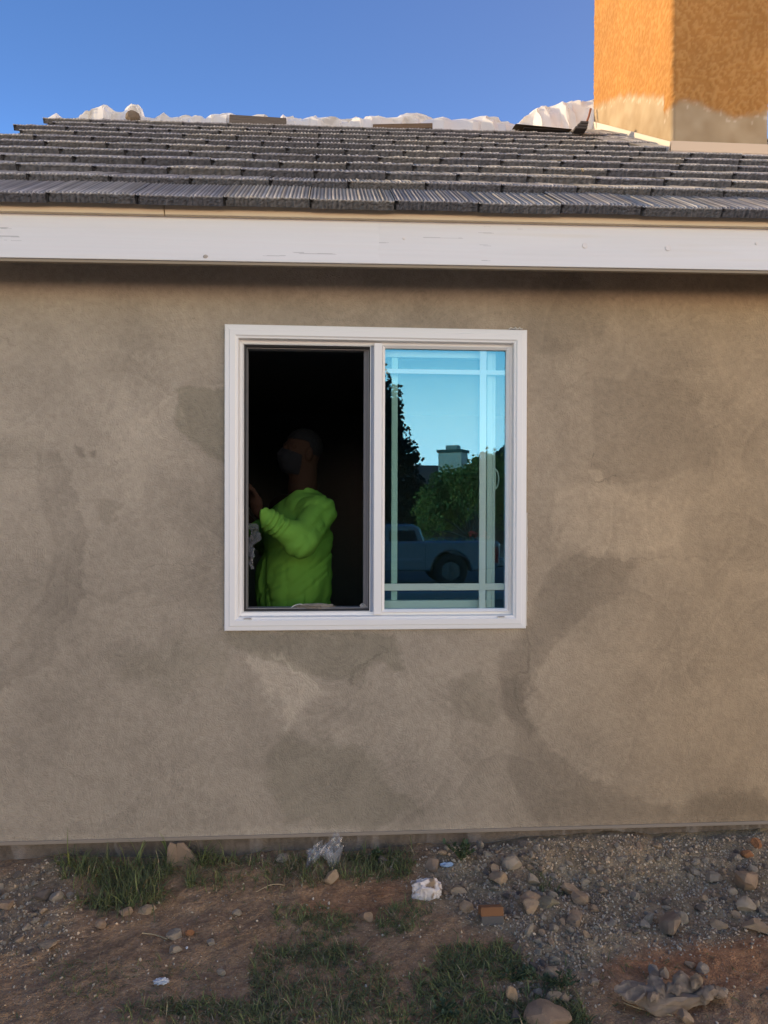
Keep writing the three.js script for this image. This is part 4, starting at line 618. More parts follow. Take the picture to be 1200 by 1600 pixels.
grassPatch('straw', 'dry straw lying scattered over the dirt', [[20, 1390], [600, 1370], [760, 1440], [1220, 1480], [1220, 1620], [0, 1620]], 2600, 0.055, 0.003, 1, 21, 1.1, 3);
grassPatch('grass', 'sprig of grass behind the greenish stone by the rubble', [[835, 1370], [870, 1365], [880, 1395], [845, 1395]], 90, 0.05, 0.0035, 0.25, 22);
{ // tall blades that reach up in front of the plaster
  const r = rng(61); let k = 0;
  for (const [px, top, lean, lab] of [[262, 1278, 0.02, 'tallest grass stem before the plaster, right above the leaning flake'], [215, 1292, -0.1, 'tall grass tuft before the plaster, left of the tallest stem'], [318, 1292, 0.06, 'slender grass stem before the plaster right of the leaning flake'], [108, 1293, 0.12, 'leftmost tall grass tuft standing before the plaster']]) {
    const b = ground(px, 1352), h = atZ(px, top, b.z).y - b.y, t = thing('grass_tuft', lab, 'grass tuft', [b.x, b.y, b.z]);
    for (let i = 0; i < 7; i++) { const g = bladeGeo(0.3 + 0.9 * r(), 6); g.scale(0.006, h * (i ? 0.45 + 0.45 * r() : 1.04), h * (i ? 0.9 : 0.4)); g.rotateY(r() * 6.3); g.translate(0.02 * (r() - 0.5), 0, 0.02 * (r() - 0.5)); const c = GREENS[i % 4]; part('blade', g, std(c[0] * 1.2, c[1] * 1.2, c[2] * 1.2, 0.7, { side: THREE.DoubleSide }), t).rotation.z = lean; }
  }
  function weed(px, py, w, h, label, seed, leaf) { const q = rng(seed), b = ground(px, py), t = thing('weed', label, 'weed', [b.x, b.y, b.z]), gs = [], st = [];
    for (let s = 0; s < 14; s++) { const a = q() * 6.28, R = w / 2 * Math.sqrt(q()), H = h * (0.5 + 0.5 * q()), tip = V(R * Math.cos(a), H * (1 - 0.4 * R / w), R * 0.6 * Math.sin(a)); st.push(tube([V(0, 0, 0), V(tip.x * 0.35, tip.y * 0.6, tip.z * 0.35), tip], 0.0012, 6, 4));
      for (let i = 0; i < 9; i++) { const f = 0.25 + 0.75 * i / 8, l = new THREE.CircleGeometry(leaf * (0.5 + 0.7 * q()), 6); l.scale(0.55, 1, 1); l.translate(0, leaf * 0.6, 0); l.rotateX(-0.5 - 0.8 * q()); l.rotateY(q() * 6.28); l.translate(tip.x * f, tip.y * (f * (1.4 - 0.4 * f)), tip.z * f); gs.push(l); } }
    part('leaves', merge(gs), std(0.045, 0.075, 0.028, 0.7, { side: THREE.DoubleSide }), t).userData.kind = 'stuff'; part('stem', merge(st), std(0.08, 0.1, 0.04, 0.8), t); }
  weed(720, 1345, 0.15, 0.09, 'dark leafy weed growing against the foundation above the rubble', 31, 0.011);
  weed(590, 1345, 0.06, 0.06, 'small leafy weed beside the dark grey stone', 33, 0.008);
  weed(800, 1535, 0.16, 0.05, 'leafy weed in the middle of the lower right grass', 34, 0.009);
  weed(875, 1545, 0.14, 0.05, 'leafy weed around the tan stones at lower right', 35, 0.009);
  weed(690, 1590, 0.15, 0.045, 'leafy weed at the bottom left of the dense dark grass', 36, 0.008);
  for (const [p1, p2, p3, lab] of [[[660, 1575], [760, 1580], [900, 1590], 'bent dry stalk'],]) { }
  const stalk = (pts, rad_, label) => { const c = pts.map(([a, b, up]) => { const p = ground(a, b); p.y += up ?? 0.006; return p; }), o = c[0].clone(); single('dry_stalk', tube(c.map((q) => q.clone().sub(o)), rad_, 30, 5), std(0.42, 0.32, 0.18, 0.9), label, 'stalk', [o.x, o.y, o.z]); };
  stalk([[975, 1570], [1000, 1582, 0.012], [1030, 1584], [1052, 1590]], 0.0022, 'pale dry stalk lying in front of the concrete chunk');
  stalk([[335, 1318, 0.03], [325, 1318, 0.06], [322, 1312, 0.09]], 0.0016, 'thin dry twig sticking up against the foundation');
  stalk([[222, 1461], [240, 1463, 0.008], [262, 1470]], 0.0024, 'thin brown twig on dirt left of the flat grey stone');
  stalk([[400, 1396], [425, 1390, 0.02], [445, 1386, 0.008]], 0.0016, 'curved dry stem below the thin wall grass');
}
const tileDark = std(0.075, 0.07, 0.066, 0.95), roofZ = (px, py) => { for (let z = 0.4; z > -2.6; z -= 0.004) if (atZ(px, py, z).y < roofY(z) + 0.035) return z; return -2; };
// ---------------------------------------------------------------- on the roof
{
  const zr = RIDGE_Z, cloth = new THREE.MeshPhysicalMaterial({ transmission: 0.45, thickness: 0, roughness: 0.85, side: THREE.DoubleSide }); cloth.color.setRGB(0.88, 0.87, 0.84);
  function sheet(tops, zf, depth, seed, label, name = 'plastic_sheet') { // draped film: up from the ridge in front, over a wavy crest, down behind
    const c = tops.map(([a, b]) => atZ(a, b + 1.5, zf - depth * 0.22)), n = 120, m = 26, pos = [], idx = [], base = (x) => roofY(zr) + 0.0088 * x - 0.03;
    const o = V(c[0].x, base(0), zf);
    for (let i = 0; i <= n; i++) { const s = i / n * (c.length - 1), k = Math.min(c.length - 2, Math.floor(s)), f = s - k, x = lerp(c[k].x, c[k + 1].x, f), sf = f * f * (3 - 2 * f), top = lerp(c[k].y, c[k + 1].y, sf), b = base(x);
      for (let j = 0; j <= m; j++) { const t = j / m, H = Math.max(0.02, top - b); const arch = Math.sin(Math.PI * Math.min(1, t * 1.02)) ** 0.4; let y = b + H * arch * (t > 0.5 ? 1 : 1), z = zf - depth * t; const fold = 1 - 2 * Math.abs(2 * n2(x * 9 + seed, t * 3.3 + 0.7 * n2(x * 9, t * 4)) - 1), f2 = 1 - 2 * Math.abs(2 * n2(x * 17 + seed, t * 7) - 1); y -= (H * 0.03 * (0.5 - 0.5 * fold) + H * 0.05 * (0.5 - 0.5 * f2)) * (0.3 + Math.abs(t - 0.5)); z += 0.06 * fold * Math.min(1, H * 6) + 0.02 * f2; pos.push(x - o.x + 0.02 * f2, y - o.y, z - o.z); } }
    for (let i = 0; i < n; i++) for (let j = 0; j < m; j++) { const a = i * (m + 1) + j, b = a + m + 1; idx.push(a, b, a + 1, a + 1, b, b + 1); }
    const g = new THREE.BufferGeometry(); g.setAttribute('position', new THREE.BufferAttribute(new Float32Array(pos), 3)); g.setIndex(idx);
    single(name, toCreasedNormals(g, 0.45), cloth, label, 'plastic sheet', [o.x, o.y, o.z]);
  }
  sheet([[84, 182], [90, 178], [97, 185], [112, 187], [124, 181], [142, 172], [152, 167], [166, 164], [180, 172], [192, 172], [201, 164], [209, 161], [216, 164], [221, 180], [226, 190]], zr + 0.06, 0.4, 3, 'white plastic sheet bunched up at the left end of the ridge');
  sheet([[212, 178], [230, 180], [250, 176], [270, 180], [298, 179], [320, 183], [335, 178], [357, 176], [400, 177], [450, 178], [480, 180], [510, 182], [545, 184], [562, 181], [570, 176], [574, 173], [582, 176], [600, 178], [640, 174], [680, 174], [720, 178], [760, 180], [790, 184], [822, 187]], zr + 0.03, 0.45, 5, 'long low white plastic sheet lying along the middle of the ridge');
  sheet([[798, 192], [808, 184], [822, 174], [838, 163], [852, 156], [868, 153], [886, 151], [904, 149], [922, 147], [945, 146]], zr - 0.58, 0.5, 8, 'white plastic sheet billowing up against the chimney');
  const woodM = (r, g, b) => std(r, g, b, 0.9, { bumpMap: tex(256, 64, (u, v, o) => { o[0] = o[1] = o[2] = fbm2(u * 6, v * 40 + 2 * n2(u * 5, v * 4), 3); }), bumpScale: 0.006, map: tex(256, 64, (u, v, o) => { const k = 0.7 + 0.6 * (fbm2(u * 7, v * 46 + 2 * n2(u * 5, v * 4), 3) - 0.3); o[0] = o[1] = o[2] = k * 0.8; }, true) });
  function plank(l, t, rr, b, z, d, mat, label, tilt = 0, name = 'wood_block', yaw = 0) { const a = atZ(l, t, z), c = atZ(rr, b, z), w = c.x - a.x, h = a.y - c.y, m = single(name, (() => { const g = rbox(w, h, d, 0.004); const p = g.attributes.position, uv = g.attributes.uv; for (let i = 0; i < p.count; i++) uv.setXY(i, p.getX(i) / 0.5, (p.getY(i) + p.getZ(i)) / 0.12); return g; })(), mat, label, 'timber', [(a.x + c.x) / 2, (a.y + c.y) / 2, z - d / 2]); m.rotation.set(0, yaw, tilt); return m; }
  const zt = RIDGE_Z + 0.12;
  plank(358, 179.5, 447, 199, zt, 0.05, woodM(0.2, 0.165, 0.13), 'weathered grey timber block standing on edge on the ridge', -0.022);
  plank(584, 191, 677, 202.5, zt, 0.12, woodM(0.24, 0.16, 0.095), 'brown timber offcut lying flat in the middle of the ridge', -0.004, 'wood_block', -0.12);
  plank(803, 195.5, 894, 199.5, zt, 0.14, woodM(0.25, 0.18, 0.1), 'thin board lying flat on the ridge left of the chimney', 0.0, 'board', 0.1);
  plank(818, 199.5, 886, 203, zt + 0.01, 0.1, woodM(0.1, 0.085, 0.07), 'dark board under the thin board left of the chimney', 0.0, 'board', 0.06);
  { const p = atZ(208, 184, zt + 0.02), g = crumple(0.09, 0.075, 0.09, 3, 0.15, 8); single('broken_tile', g, std(0.17, 0.13, 0.09, 0.95), 'small brown lump tucked under the left plastic sheet', 'tile fragment', [p.x, p.y, p.z]); }
  { const a = atZ(914, 197, CZB + 0.1), b = atZ(923, 170, CZB + 0.06); const g = tube([V(0, 0, 0), b.clone().sub(a).multiplyScalar(0.5).add(V(0.005, 0, 0)), b.clone().sub(a)], 0.009, 10, 6); single('lath', g, std(0.24, 0.1, 0.055, 0.9), 'reddish stick leaning on the left side of the chimney', 'stick', [a.x, a.y, a.z]); }
  for (const [px, py, l] of [[905, 198, 'loose tile pieces stacked on the ridge beside the chimney']]) { const p = atZ(px, py, RIDGE_Z + 0.2); const t = thing('tile_stack', l, 'roof tiles', [p.x, p.y - 0.03, p.z]); for (let i = 0; i < 3; i++) part('tile_piece', rbox(0.09 - 0.015 * i, 0.016, 0.1, 0.003, 0.012 * i, 0.02 * i, 0), tileDark, t); }
  { const p = atZ(909, 267.5, roofZ(909, 267.5) + 0.03); single('stucco_chip', stoneGeo(41, 0.02, 0.024, 0.018, 2), std(0.55, 0.42, 0.22, 0.9), 'small yellowish chip lying alone on the roof tiles', 'chip', [p.x, p.y + 0.004, p.z]); }
}

// ---------------------------------------------------------------- the man inside the open half
{
  const P = (px, py, z) => atZ(px, py, z), floorY = 0.2;
  const J = { pel: P(463, 985, -0.66), belly: P(461, 905, -0.65), chest: P(465, 838, -0.64), up: P(474, 800, -0.64), neck: P(473, 765, -0.64), headB: P(468, 735, -0.63), sh: P(497, 802, -0.49), el: P(470, 846, -0.32), wr: P(405, 800, -0.215), sh2: P(443, 796, -0.82), el2: P(418, 850, -0.95), wr2: P(375, 800, -0.8) };
  const O = V(J.pel.x, floorY, J.pel.z);
  const legs = [[V(J.pel.x + 0.02, J.pel.y - 0.05, J.pel.z + 0.1), V(J.pel.x - 0.02, 0.68, J.pel.z + 0.12), V(J.pel.x + 0.01, floorY + 0.08, J.pel.z + 0.12)], [V(J.pel.x + 0.02, J.pel.y - 0.05, J.pel.z - 0.1), V(J.pel.x + 0.0, 0.68, J.pel.z - 0.12), V(J.pel.x + 0.04, floorY + 0.08, J.pel.z - 0.12)]];
  const trunk = (x, y, z, f) => { let d = capsule(x, y, z, J.pel, J.belly, 0.163 * f, 0.165 * f); d = smin(d, capsule(x, y, z, J.belly, J.chest, 0.165 * f, 0.16 * f), 0.08); d = smin(d, capsule(x, y, z, J.chest, J.up, 0.15 * f, 0.11 * f), 0.06); d = smin(d, capsule(x, y, z, J.sh, J.sh2, 0.088 * f, 0.088 * f), 0.07); return d; };
  const arms = (x, y, z, a, b, c) => { let d = smin(capsule(x, y, z, J.sh, J.el, a, b), capsule(x, y, z, J.el, J.wr, b, c), 0.03); return Math.min(d, smin(capsule(x, y, z, J.sh2, J.el2, a, b), capsule(x, y, z, J.el2, J.wr2, b, c), 0.03)); };
  const matte = (r, g, b) => { const m = new THREE.MeshPhysicalMaterial({ roughness: 0.9, specularIntensity: 0.15 }); m.color.setRGB(r, g, b); return m; };
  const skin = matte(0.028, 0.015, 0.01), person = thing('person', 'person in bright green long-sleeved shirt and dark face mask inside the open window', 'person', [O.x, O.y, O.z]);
  const local = (g) => { g.translate(-O.x, -O.y, -O.z); return g; };
  // head
  const C = P(470, 707, -0.62), F = V(-0.84, 0.16, 0.5).normalize(), U = V(0.1, 1, 0).addScaledVector(F, -V(0.1, 1, 0).dot(F)).normalize(), R = new THREE.Vector3().crossVectors(U, F).normalize();
  const H = (x, y, z) => { const dx = x - C.x, dy = y - C.y, dz = z - C.z; return [dx * R.x + dy * R.y + dz * R.z, dx * U.x + dy * U.y + dz * U.z, dx * F.x + dy * F.y + dz * F.z]; };
  const headD = (x, y, z) => { const [a, b, c] = H(x, y, z), s = Math.abs(a);
    let d = ell(a, b - 0.03, c + 0.012, 0.074, 0.088, 0.095); d = smin(d, ell(a, b + 0.045, c - 0.028, 0.058, 0.07, 0.066), 0.03); d = smin(d, ell(a, b + 0.088, c - 0.06, 0.03, 0.022, 0.03), 0.03);
    d = smin(d, capsule(s, b, c, V(0.012, 0.022, 0.086), V(0.045, 0.02, 0.07), 0.011, 0.009), 0.014); d = smin(d, capsule(a, b, c, V(0, 0.012, 0.088), V(0, -0.034, 0.112), 0.009, 0.013), 0.012); d = smin(d, ell(s - 0.012, b + 0.036, c - 0.097, 0.01, 0.008, 0.012), 0.008);
    d = Math.max(d, -(ell(s - 0.031, b - 0.004, c - 0.096, 0.017, 0.011, 0.014) + 0.002)); d = Math.min(d, Math.hypot(s - 0.031, b - 0.004, c - 0.076) - 0.0125);
    d = smin(d, ell(a, b + 0.066, c - 0.088, 0.024, 0.007, 0.014), 0.008); d = smin(d, ell(a, b + 0.08, c - 0.086, 0.02, 0.007, 0.013), 0.008);
    d = smin(d, Math.max(ell(s - 0.077, b + 0.005, c + 0.008, 0.012, 0.033, 0.02), -ell(s - 0.088, b + 0.003, c - 0.002, 0.01, 0.018, 0.011)), 0.006);
    return smin(d, capsule(x, y, z, J.neck, V(C.x - F.x * 0.02, C.y - 0.03, C.z - F.z * 0.03), 0.076, 0.066), 0.03); };
  const headG = surfaceNet(headD, V(C.x - 0.16, J.neck.y - 0.04, C.z - 0.16), V(C.x + 0.15, C.y + 0.15, C.z + 0.16), 0.0045);
  // hand: palm and five fingers closing on the window jamb
  const hand = (W, dir_, px, side) => { // W wrist, dir_ finger direction, px palm normal, side thumb side
    const f = dir_.clone().normalize(), n = px.clone().addScaledVector(f, -px.dot(f)).normalize(), s = new THREE.Vector3().crossVectors(f, n).multiplyScalar(side), at = (a, b, c) => W.clone().addScaledVector(f, a).addScaledVector(s, b).addScaledVector(n, c), bones = [[at(0, 0, 0), at(0.04, -0.005, 0), 0.026, 0.03]];
    [[0.028, 0.072, 0.9], [0.009, 0.08, 1], [-0.011, 0.074, 0.94], [-0.029, 0.06, 0.78]].forEach(([b, , k], i) => { const a0 = 0.086 - 0.006 * Math.abs(i - 1), p0 = at(0.03, b * 0.8, 0), p1 = at(a0, b, 0.002), p2 = at(a0 + 0.04 * k, b * 1.05, 0.012), p3 = at(a0 + 0.06 * k, b * 1.05, 0.03), p4 = at(a0 + 0.068 * k, b * 1.05, 0.05); bones.push([p0, p1, 0.013, 0.0105], [p1, p2, 0.0098, 0.009], [p2, p3, 0.009, 0.0082], [p3, p4, 0.0082, 0.0072]); });
    const t0 = at(0.018, 0.024, 0.004), t1 = at(0.05, 0.05, 0.018), t2 = at(0.078, 0.056, 0.03), t3 = at(0.1, 0.052, 0.036); bones.push([t0, t1, 0.016, 0.0125], [t1, t2, 0.0115, 0.01], [t2, t3, 0.01, 0.008]);
    const pts = bones.flatMap((b) => [b[0], b[1]]), lo = pts[0].clone(), hi = pts[0].clone(); pts.forEach((p) => { lo.min(p); hi.max(p); });
    return surfaceNet((x, y, z) => { let d = 1e9; bones.forEach((b, i) => { const q = capsule(x, y, z, b[0], b[1], b[2], b[3]); d = i % 4 === 1 || i === 0 ? smin(d, q, 0.012) : smin(d, q, 0.004); }); return d; }, lo.addScalar(-0.04), hi.addScalar(0.04), 0.0034); };
  const h1 = hand(P(402, 796, -0.205), P(389, 750, -0.16).sub(P(402, 796, -0.205)), V(-0.75, 0.1, 0.6), -1), h2_ = hand(J.wr2, V(-0.3, 0.9, 0.2), V(-0.6, 0, 0.7), 1);
  const bodyG = surfaceNet((x, y, z) => { let d = trunk(x, y, z, 0.9); d = Math.min(d, arms(x, y, z, 0.052, 0.042, 0.028)); for (const [a, b, c] of legs) d = smin(d, smin(capsule(x, y, z, a, b, 0.085, 0.06), capsule(x, y, z, b, c, 0.06, 0.042), 0.02), 0.03); return smin(d, capsule(x, y, z, J.up, J.neck, 0.075, 0.06), 0.03); }, V(-0.75, floorY, -1.2), V(0.2, J.neck.y + 0.03, -0.1), 0.013);
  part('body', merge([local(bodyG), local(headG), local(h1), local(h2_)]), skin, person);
  // shirt with folds
  const ridge3 = (x, y, z) => { const t = 1 - Math.abs(2 * n3(x, y, z) - 1); return t * t * t; };
  const folds = (x, y, z) => { const low = smooth(J.chest.y - 0.02, J.belly.y - 0.12, y), p = x * 0.8 + y * 0.6, q = -x * 0.6 + y * 0.8, w = 0.3 * n3(x * 5, y * 5, z * 5); return 0.012 * ridge3(p * 5 + w, q * 17 + 2 * w, z * 6) * (1 - 0.45 * low) + 0.015 * low * ridge3(x * 17 + w * 2, y * 4, z * 15) + 0.008 * ridge3(q * 26 + w, p * 9, z * 11 + 5) + 0.0035 * (fbm3(x * 45, y * 45, z * 45, 2) - 0.5); };
  const shirtD = (x, y, z) => { let d = trunk(x, y, z, 1.06); const hem = capsule(x, y, z, P(455, 960, -0.66), P(452, 905, -0.65), 0.175, 0.165); d = smin(d, hem, 0.04); const el = capsule(x, y, z, J.sh, J.el, 0.08, 0.074), fa = capsule(x, y, z, J.el, J.wr, 0.07, 0.042); d = smin(d, smin(el, fa, 0.035), 0.03); d = smin(d, smin(capsule(x, y, z, J.sh2, J.el2, 0.076, 0.066), capsule(x, y, z, J.el2, J.wr2, 0.062, 0.044), 0.03), 0.03);
    d = smin(d, capsule(x, y, z, J.up, J.neck, 0.09, 0.074), 0.03); const along = (V(x, y, z).sub(J.el).dot(J.wr.clone().sub(J.el))) / J.wr.clone().sub(J.el).lengthSq(); const near = smooth(0.09, 0.05, Math.abs(fa)); const ruck = 0.007 * near * Math.sin(clamp(along, 0.45, 0.85) * 60) * smooth(0.4, 0.55, along);
    d += folds(x, y, z) - 0.007 + ruck; d = Math.max(d, (y - J.neck.y - 0.006) + 0.7 * (x - J.neck.x) * -1 - 0.012); return Math.max(d, -(J.wr.x - 0.012 - x) * -1 > 0 ? -1e9 : -1e9, (J.wr.x + 0.004 - x) - (z < -0.55 ? 0.3 : 0)); };
  const hi = V(0.2, J.neck.y + 0.06, -0.1);
  const shirtG = surfaceNet(shirtD, V(-0.8, J.pel.y - 0.12, -1.15), hi, 0.0075);
  part('shirt', local(shirtG), matte(0.125, 0.29, 0.045), person, 'bright green long-sleeved shirt'); 
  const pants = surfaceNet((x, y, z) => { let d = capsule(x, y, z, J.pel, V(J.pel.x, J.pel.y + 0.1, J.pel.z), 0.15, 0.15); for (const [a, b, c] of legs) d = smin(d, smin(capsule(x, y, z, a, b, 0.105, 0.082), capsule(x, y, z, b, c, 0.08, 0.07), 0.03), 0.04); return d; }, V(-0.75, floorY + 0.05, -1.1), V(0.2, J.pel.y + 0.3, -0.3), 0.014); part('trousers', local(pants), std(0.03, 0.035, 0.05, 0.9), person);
  const shoes = legs.map(([, , c]) => { const g = surfaceNet((x, y, z) => Math.max(smin(ell(x - c.x + 0.06, y - floorY - 0.03, z - c.z, 0.15, 0.05, 0.052), capsule(x, y, z, c, V(c.x, floorY + 0.05, c.z), 0.055, 0.055), 0.03), floorY + 0.002 - y), V(c.x - 0.25, floorY - 0.02, c.z - 0.1), V(c.x + 0.15, floorY + 0.2, c.z + 0.1), 0.01); return local(g); }); part('shoe', shoes[0], std(0.04, 0.035, 0.03, 0.8), person); part('shoe', shoes[1], std(0.04, 0.035, 0.03, 0.8), person);
  const bb = [V(C.x - 0.17, C.y - 0.17, C.z - 0.17), V(C.x + 0.17, C.y + 0.17, C.z + 0.17)];
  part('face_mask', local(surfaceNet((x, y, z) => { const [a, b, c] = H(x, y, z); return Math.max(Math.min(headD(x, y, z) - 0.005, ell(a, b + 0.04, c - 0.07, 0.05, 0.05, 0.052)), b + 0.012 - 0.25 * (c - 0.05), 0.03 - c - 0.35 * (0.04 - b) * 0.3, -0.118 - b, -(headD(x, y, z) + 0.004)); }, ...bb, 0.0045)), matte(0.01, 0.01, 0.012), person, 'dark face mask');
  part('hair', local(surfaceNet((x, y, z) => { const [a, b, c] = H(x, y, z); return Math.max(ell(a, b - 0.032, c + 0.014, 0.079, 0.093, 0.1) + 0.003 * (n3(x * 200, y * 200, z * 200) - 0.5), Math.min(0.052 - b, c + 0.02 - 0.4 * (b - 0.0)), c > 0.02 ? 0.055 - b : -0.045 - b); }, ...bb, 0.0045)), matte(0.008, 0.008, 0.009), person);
}
{ // clear film hanging on the left jamb, and scraps left on the sill
  const film = new THREE.MeshPhysicalMaterial({ transmission: 0.85, thickness: 0, roughness: 0.06, side: THREE.DoubleSide }); film.color.setRGB(0.7, 0.72, 0.78);
  const a = atZ(391, 818, -0.15), b = atZ(391, 888, -0.15), H = a.y - b.y, s = new THREE.PlaneGeometry(0.036, H, 14, 50), p = s.attributes.position;
  for (let i = 0; i < p.count; i++) { const x = p.getX(i), y = p.getY(i); let z = 0; for (const f of [14, 32, 60]) z += 0.7 / f * (1 - 2 * Math.abs(2 * n2(x * f + 3, y * f) - 1)); p.setXYZ(i, x + 0.6 * z + 0.012 * Math.sin(y * 30), y, z); }
  s.deleteAttribute('normal'); single('clear_film', toCreasedNormals(s, 0.3), film, 'crumpled clear plastic film hanging on the left side of the open window', 'plastic film', [(a.x + b.x) / 2, (a.y + b.y) / 2, -0.135]);
  const sill = atZ(490, 951, -0.07).y + 0.001; let c = atZ(492, 945, -0.07); single('sill_debris', crumple(0.09, 0.013, 0.026, 21, 0.8, 14), std(0.24, 0.21, 0.17, 0.95), 'crumbly pale debris lying on the sill in front of the shirt', 'debris', [c.x, sill + 0.008, -0.07]);
  c = atZ(569, 947, -0.06); single('sill_lump', crumple(0.024, 0.018, 0.02, 24, 0.5, 8), std(0.36, 0.34, 0.32, 0.9), 'small pale lump in the right corner of the open sill', 'debris', [c.x, sill + 0.007, -0.07]);
  const w = []; for (let i = 0; i <= 10; i++) { const q = atZ(lerp(452, 486, i / 10), 951 - 7 * Math.sin(i / 10 * Math.PI), -0.07); w.push(q); } const o = w[0].clone(); single('wire', tube(w.map((q) => q.clone().sub(o)), 0.0018, 30, 5), std(0.6, 0.6, 0.58, 0.5), 'thin pale wire looping up from the sill', 'wire', [o.x, o.y, o.z]);
}

const fenceM = [[0.1, 0.06, 0.035], [0.13, 0.08, 0.045], [0.085, 0.05, 0.03]].map((c) => std(...c, 0.9));
// ---------------------------------------------------------------- across the yard and the street (seen mirrored in the pane)
{
  const r = rng(77), zt = 12.2, px2 = (px, py, z = zt) => mirrored(px, py, z), tail = px2(778, 870).x, axle = px2(705, 900).x, bedTop = px2(700, 849).y, gy = -0.258, cabX = px2(664, 850).x, roofTop = px2(640, 822, zt + 0.3).y, L = 5.3, front = tail - L;
  const t = thing('pickup_truck', 'silver pickup truck parked in the street, its bed and rear wheel mirrored in the pane', 'pickup truck', [0, gy, zt]);
  const paint = new THREE.MeshPhysicalMaterial({ metalness: 0.3, roughness: 0.4, clearcoat: 1, clearcoatRoughness: 0.05 }); paint.color.setRGB(0.22, 0.23, 0.23); const rubber = std(0.018, 0.018, 0.018, 0.85), glass = std(0.02, 0.025, 0.03, 0.08), chrome = std(0.2, 0.2, 0.2, 0.35, { metalness: 1 });
  const by = bedTop - gy, wr = 0.37, ax2 = axle - 3.2, arch = 0.47, bot = 0.42;
  const side = new THREE.Shape(); side.moveTo(tail, bot + 0.1); side.lineTo(tail + 0.01, by - 0.05); side.quadraticCurveTo(tail, by, tail - 0.06, by); side.lineTo(cabX, by); side.lineTo(cabX - 2.1, by - 0.02); side.quadraticCurveTo(front + 0.5, by - 0.04, front + 0.12, by - 0.2); side.quadraticCurveTo(front, by - 0.3, front, bot + 0.15); side.lineTo(front + 0.05, bot);
  side.lineTo(ax2 - arch, bot); side.absarc(ax2, wr, arch, Math.PI - 0.1, 0.1, true); side.lineTo(axle - arch, bot); side.absarc(axle, wr, arch, Math.PI - 0.1, 0.1, true); side.lineTo(tail - 0.05, bot + 0.05); side.closePath();
  const W = 1.8, body = new THREE.ExtrudeGeometry(side, { depth: W - 0.12, bevelEnabled: true, bevelSize: 0.05, bevelThickness: 0.06, bevelSegments: 4, curveSegments: 20 }); body.translate(0, 0, 0.06); const bodyM = part('body', body, paint, t);
  const cab = new THREE.Shape(), ry = roofTop - gy; cab.moveTo(cabX, by - 0.02); cab.lineTo(cabX - 0.12, ry - 0.08); cab.quadraticCurveTo(cabX - 0.18, ry, cabX - 0.35, ry); cab.lineTo(cabX - 1.4, ry); cab.quadraticCurveTo(cabX - 1.6, ry - 0.03, cabX - 2.2, by - 0.03); cab.closePath();
  const cg = new THREE.ExtrudeGeometry(cab, { depth: W - 0.4, bevelEnabled: true, bevelSize: 0.04, bevelThickness: 0.09, bevelSegments: 4 }); cg.translate(0, 0, 0.2); part('cab', cg, paint, t);
  const wy = by + 0.03, wt = ry - 0.09, winS = (a, b, c, d) => { const s = new THREE.Shape(); s.moveTo(a, wy); s.lineTo(b, wy); s.lineTo(c, wt); s.lineTo(d, wt); s.closePath(); const g = new THREE.ExtrudeGeometry(s, { depth: 0.012, bevelEnabled: false }); g.translate(0, 0, 0.098); return g; };
  part('side_window', winS(cabX - 0.75, cabX - 0.14, cabX - 0.2, cabX - 0.75), glass, t); part('side_window', winS(cabX - 1.95, cabX - 0.84, cabX - 0.84, cabX - 1.5), glass, t);
  part('rear_window', box(0.015, wt - wy, W - 0.6, 0, 0, 0).rotateZ(0.14).translate(cabX - 0.035, (wt + wy) / 2, W / 2), glass, t);
  part('door_seam', box(0.008, by - bot - 0.06, 0.004, cabX - 0.8, (by + bot) / 2, -0.001), dark, t); part('door_seam', box(0.012, by - bot - 0.06, 0.004, cabX + 0.01, (by + bot) / 2, -0.001), dark, t); part('door_handle', rbox(0.18, 0.035, 0.03, 0.01, cabX - 0.95, by - 0.16, -0.012), paint, t);
  part('bed_cover', box(tail - cabX - 0.14, 0.02, W - 0.16, (tail + cabX) / 2, by + 0.006, W / 2), std(0.03, 0.03, 0.03, 0.8), t);
  part('tail_lamp', rbox(0.14, 0.36, 0.05, 0.02, tail - 0.055, by - 0.24, 0.02), std(0.45, 0.02, 0.015, 0.25), t); part('tail_lamp', rbox(0.14, 0.36, 0.05, 0.02, tail - 0.055, by - 0.24, W - 0.02), std(0.45, 0.02, 0.015, 0.25), t);
  part('rear_bumper', rbox(0.14, 0.2, W - 0.04, 0.04, tail + 0.06, bot + 0.13, W / 2), chrome, t); part('side_moulding', rbox(1.9, 0.05, 0.016, 0.006, cabX - 1.0, bot + 0.2, -0.005), std(0.3, 0.3, 0.3, 0.6), t);
  for (const x of [axle, ax2]) for (const z of [0.12, W - 0.12]) { const g = new THREE.TorusGeometry(wr - 0.1, 0.1, 14, 36), w = part('wheel', g, rubber, t); w.position.set(x, wr, z); const rim = new THREE.CylinderGeometry(wr - 0.15, wr - 0.17, 0.12, 28); rim.rotateX(Math.PI / 2); const sp = [rim]; for (let k = 0; k < 6; k++) { const b = box(0.05, 0.19, 0.03, 0, 0.11, z < 1 ? -0.075 : 0.075); b.rotateZ(k * Math.PI / 3); sp.push(b); } part('rim', merge(sp), chrome, w); }

  // trees: tapered trunk and limbs, crowns of single leaf clumps
  const leafG = (() => { const g = new THREE.BufferGeometry(), p = []; for (let k = 0; k < 3; k++) { const a = k * 2.1, c = Math.cos(a), s = Math.sin(a); p.push(-0.5 * c, 0, -0.5 * s, 0.15 * s, 0.35, -0.1 * c, 0.5 * c, 0.1, 0.5 * s, -0.5 * c, 0, -0.5 * s, 0.5 * c, 0.1, 0.5 * s, -0.1 * s, -0.3, 0.15 * c); } g.setAttribute('position', new THREE.BufferAttribute(new Float32Array(p), 3)); g.computeVertexNormals(); return g; })();
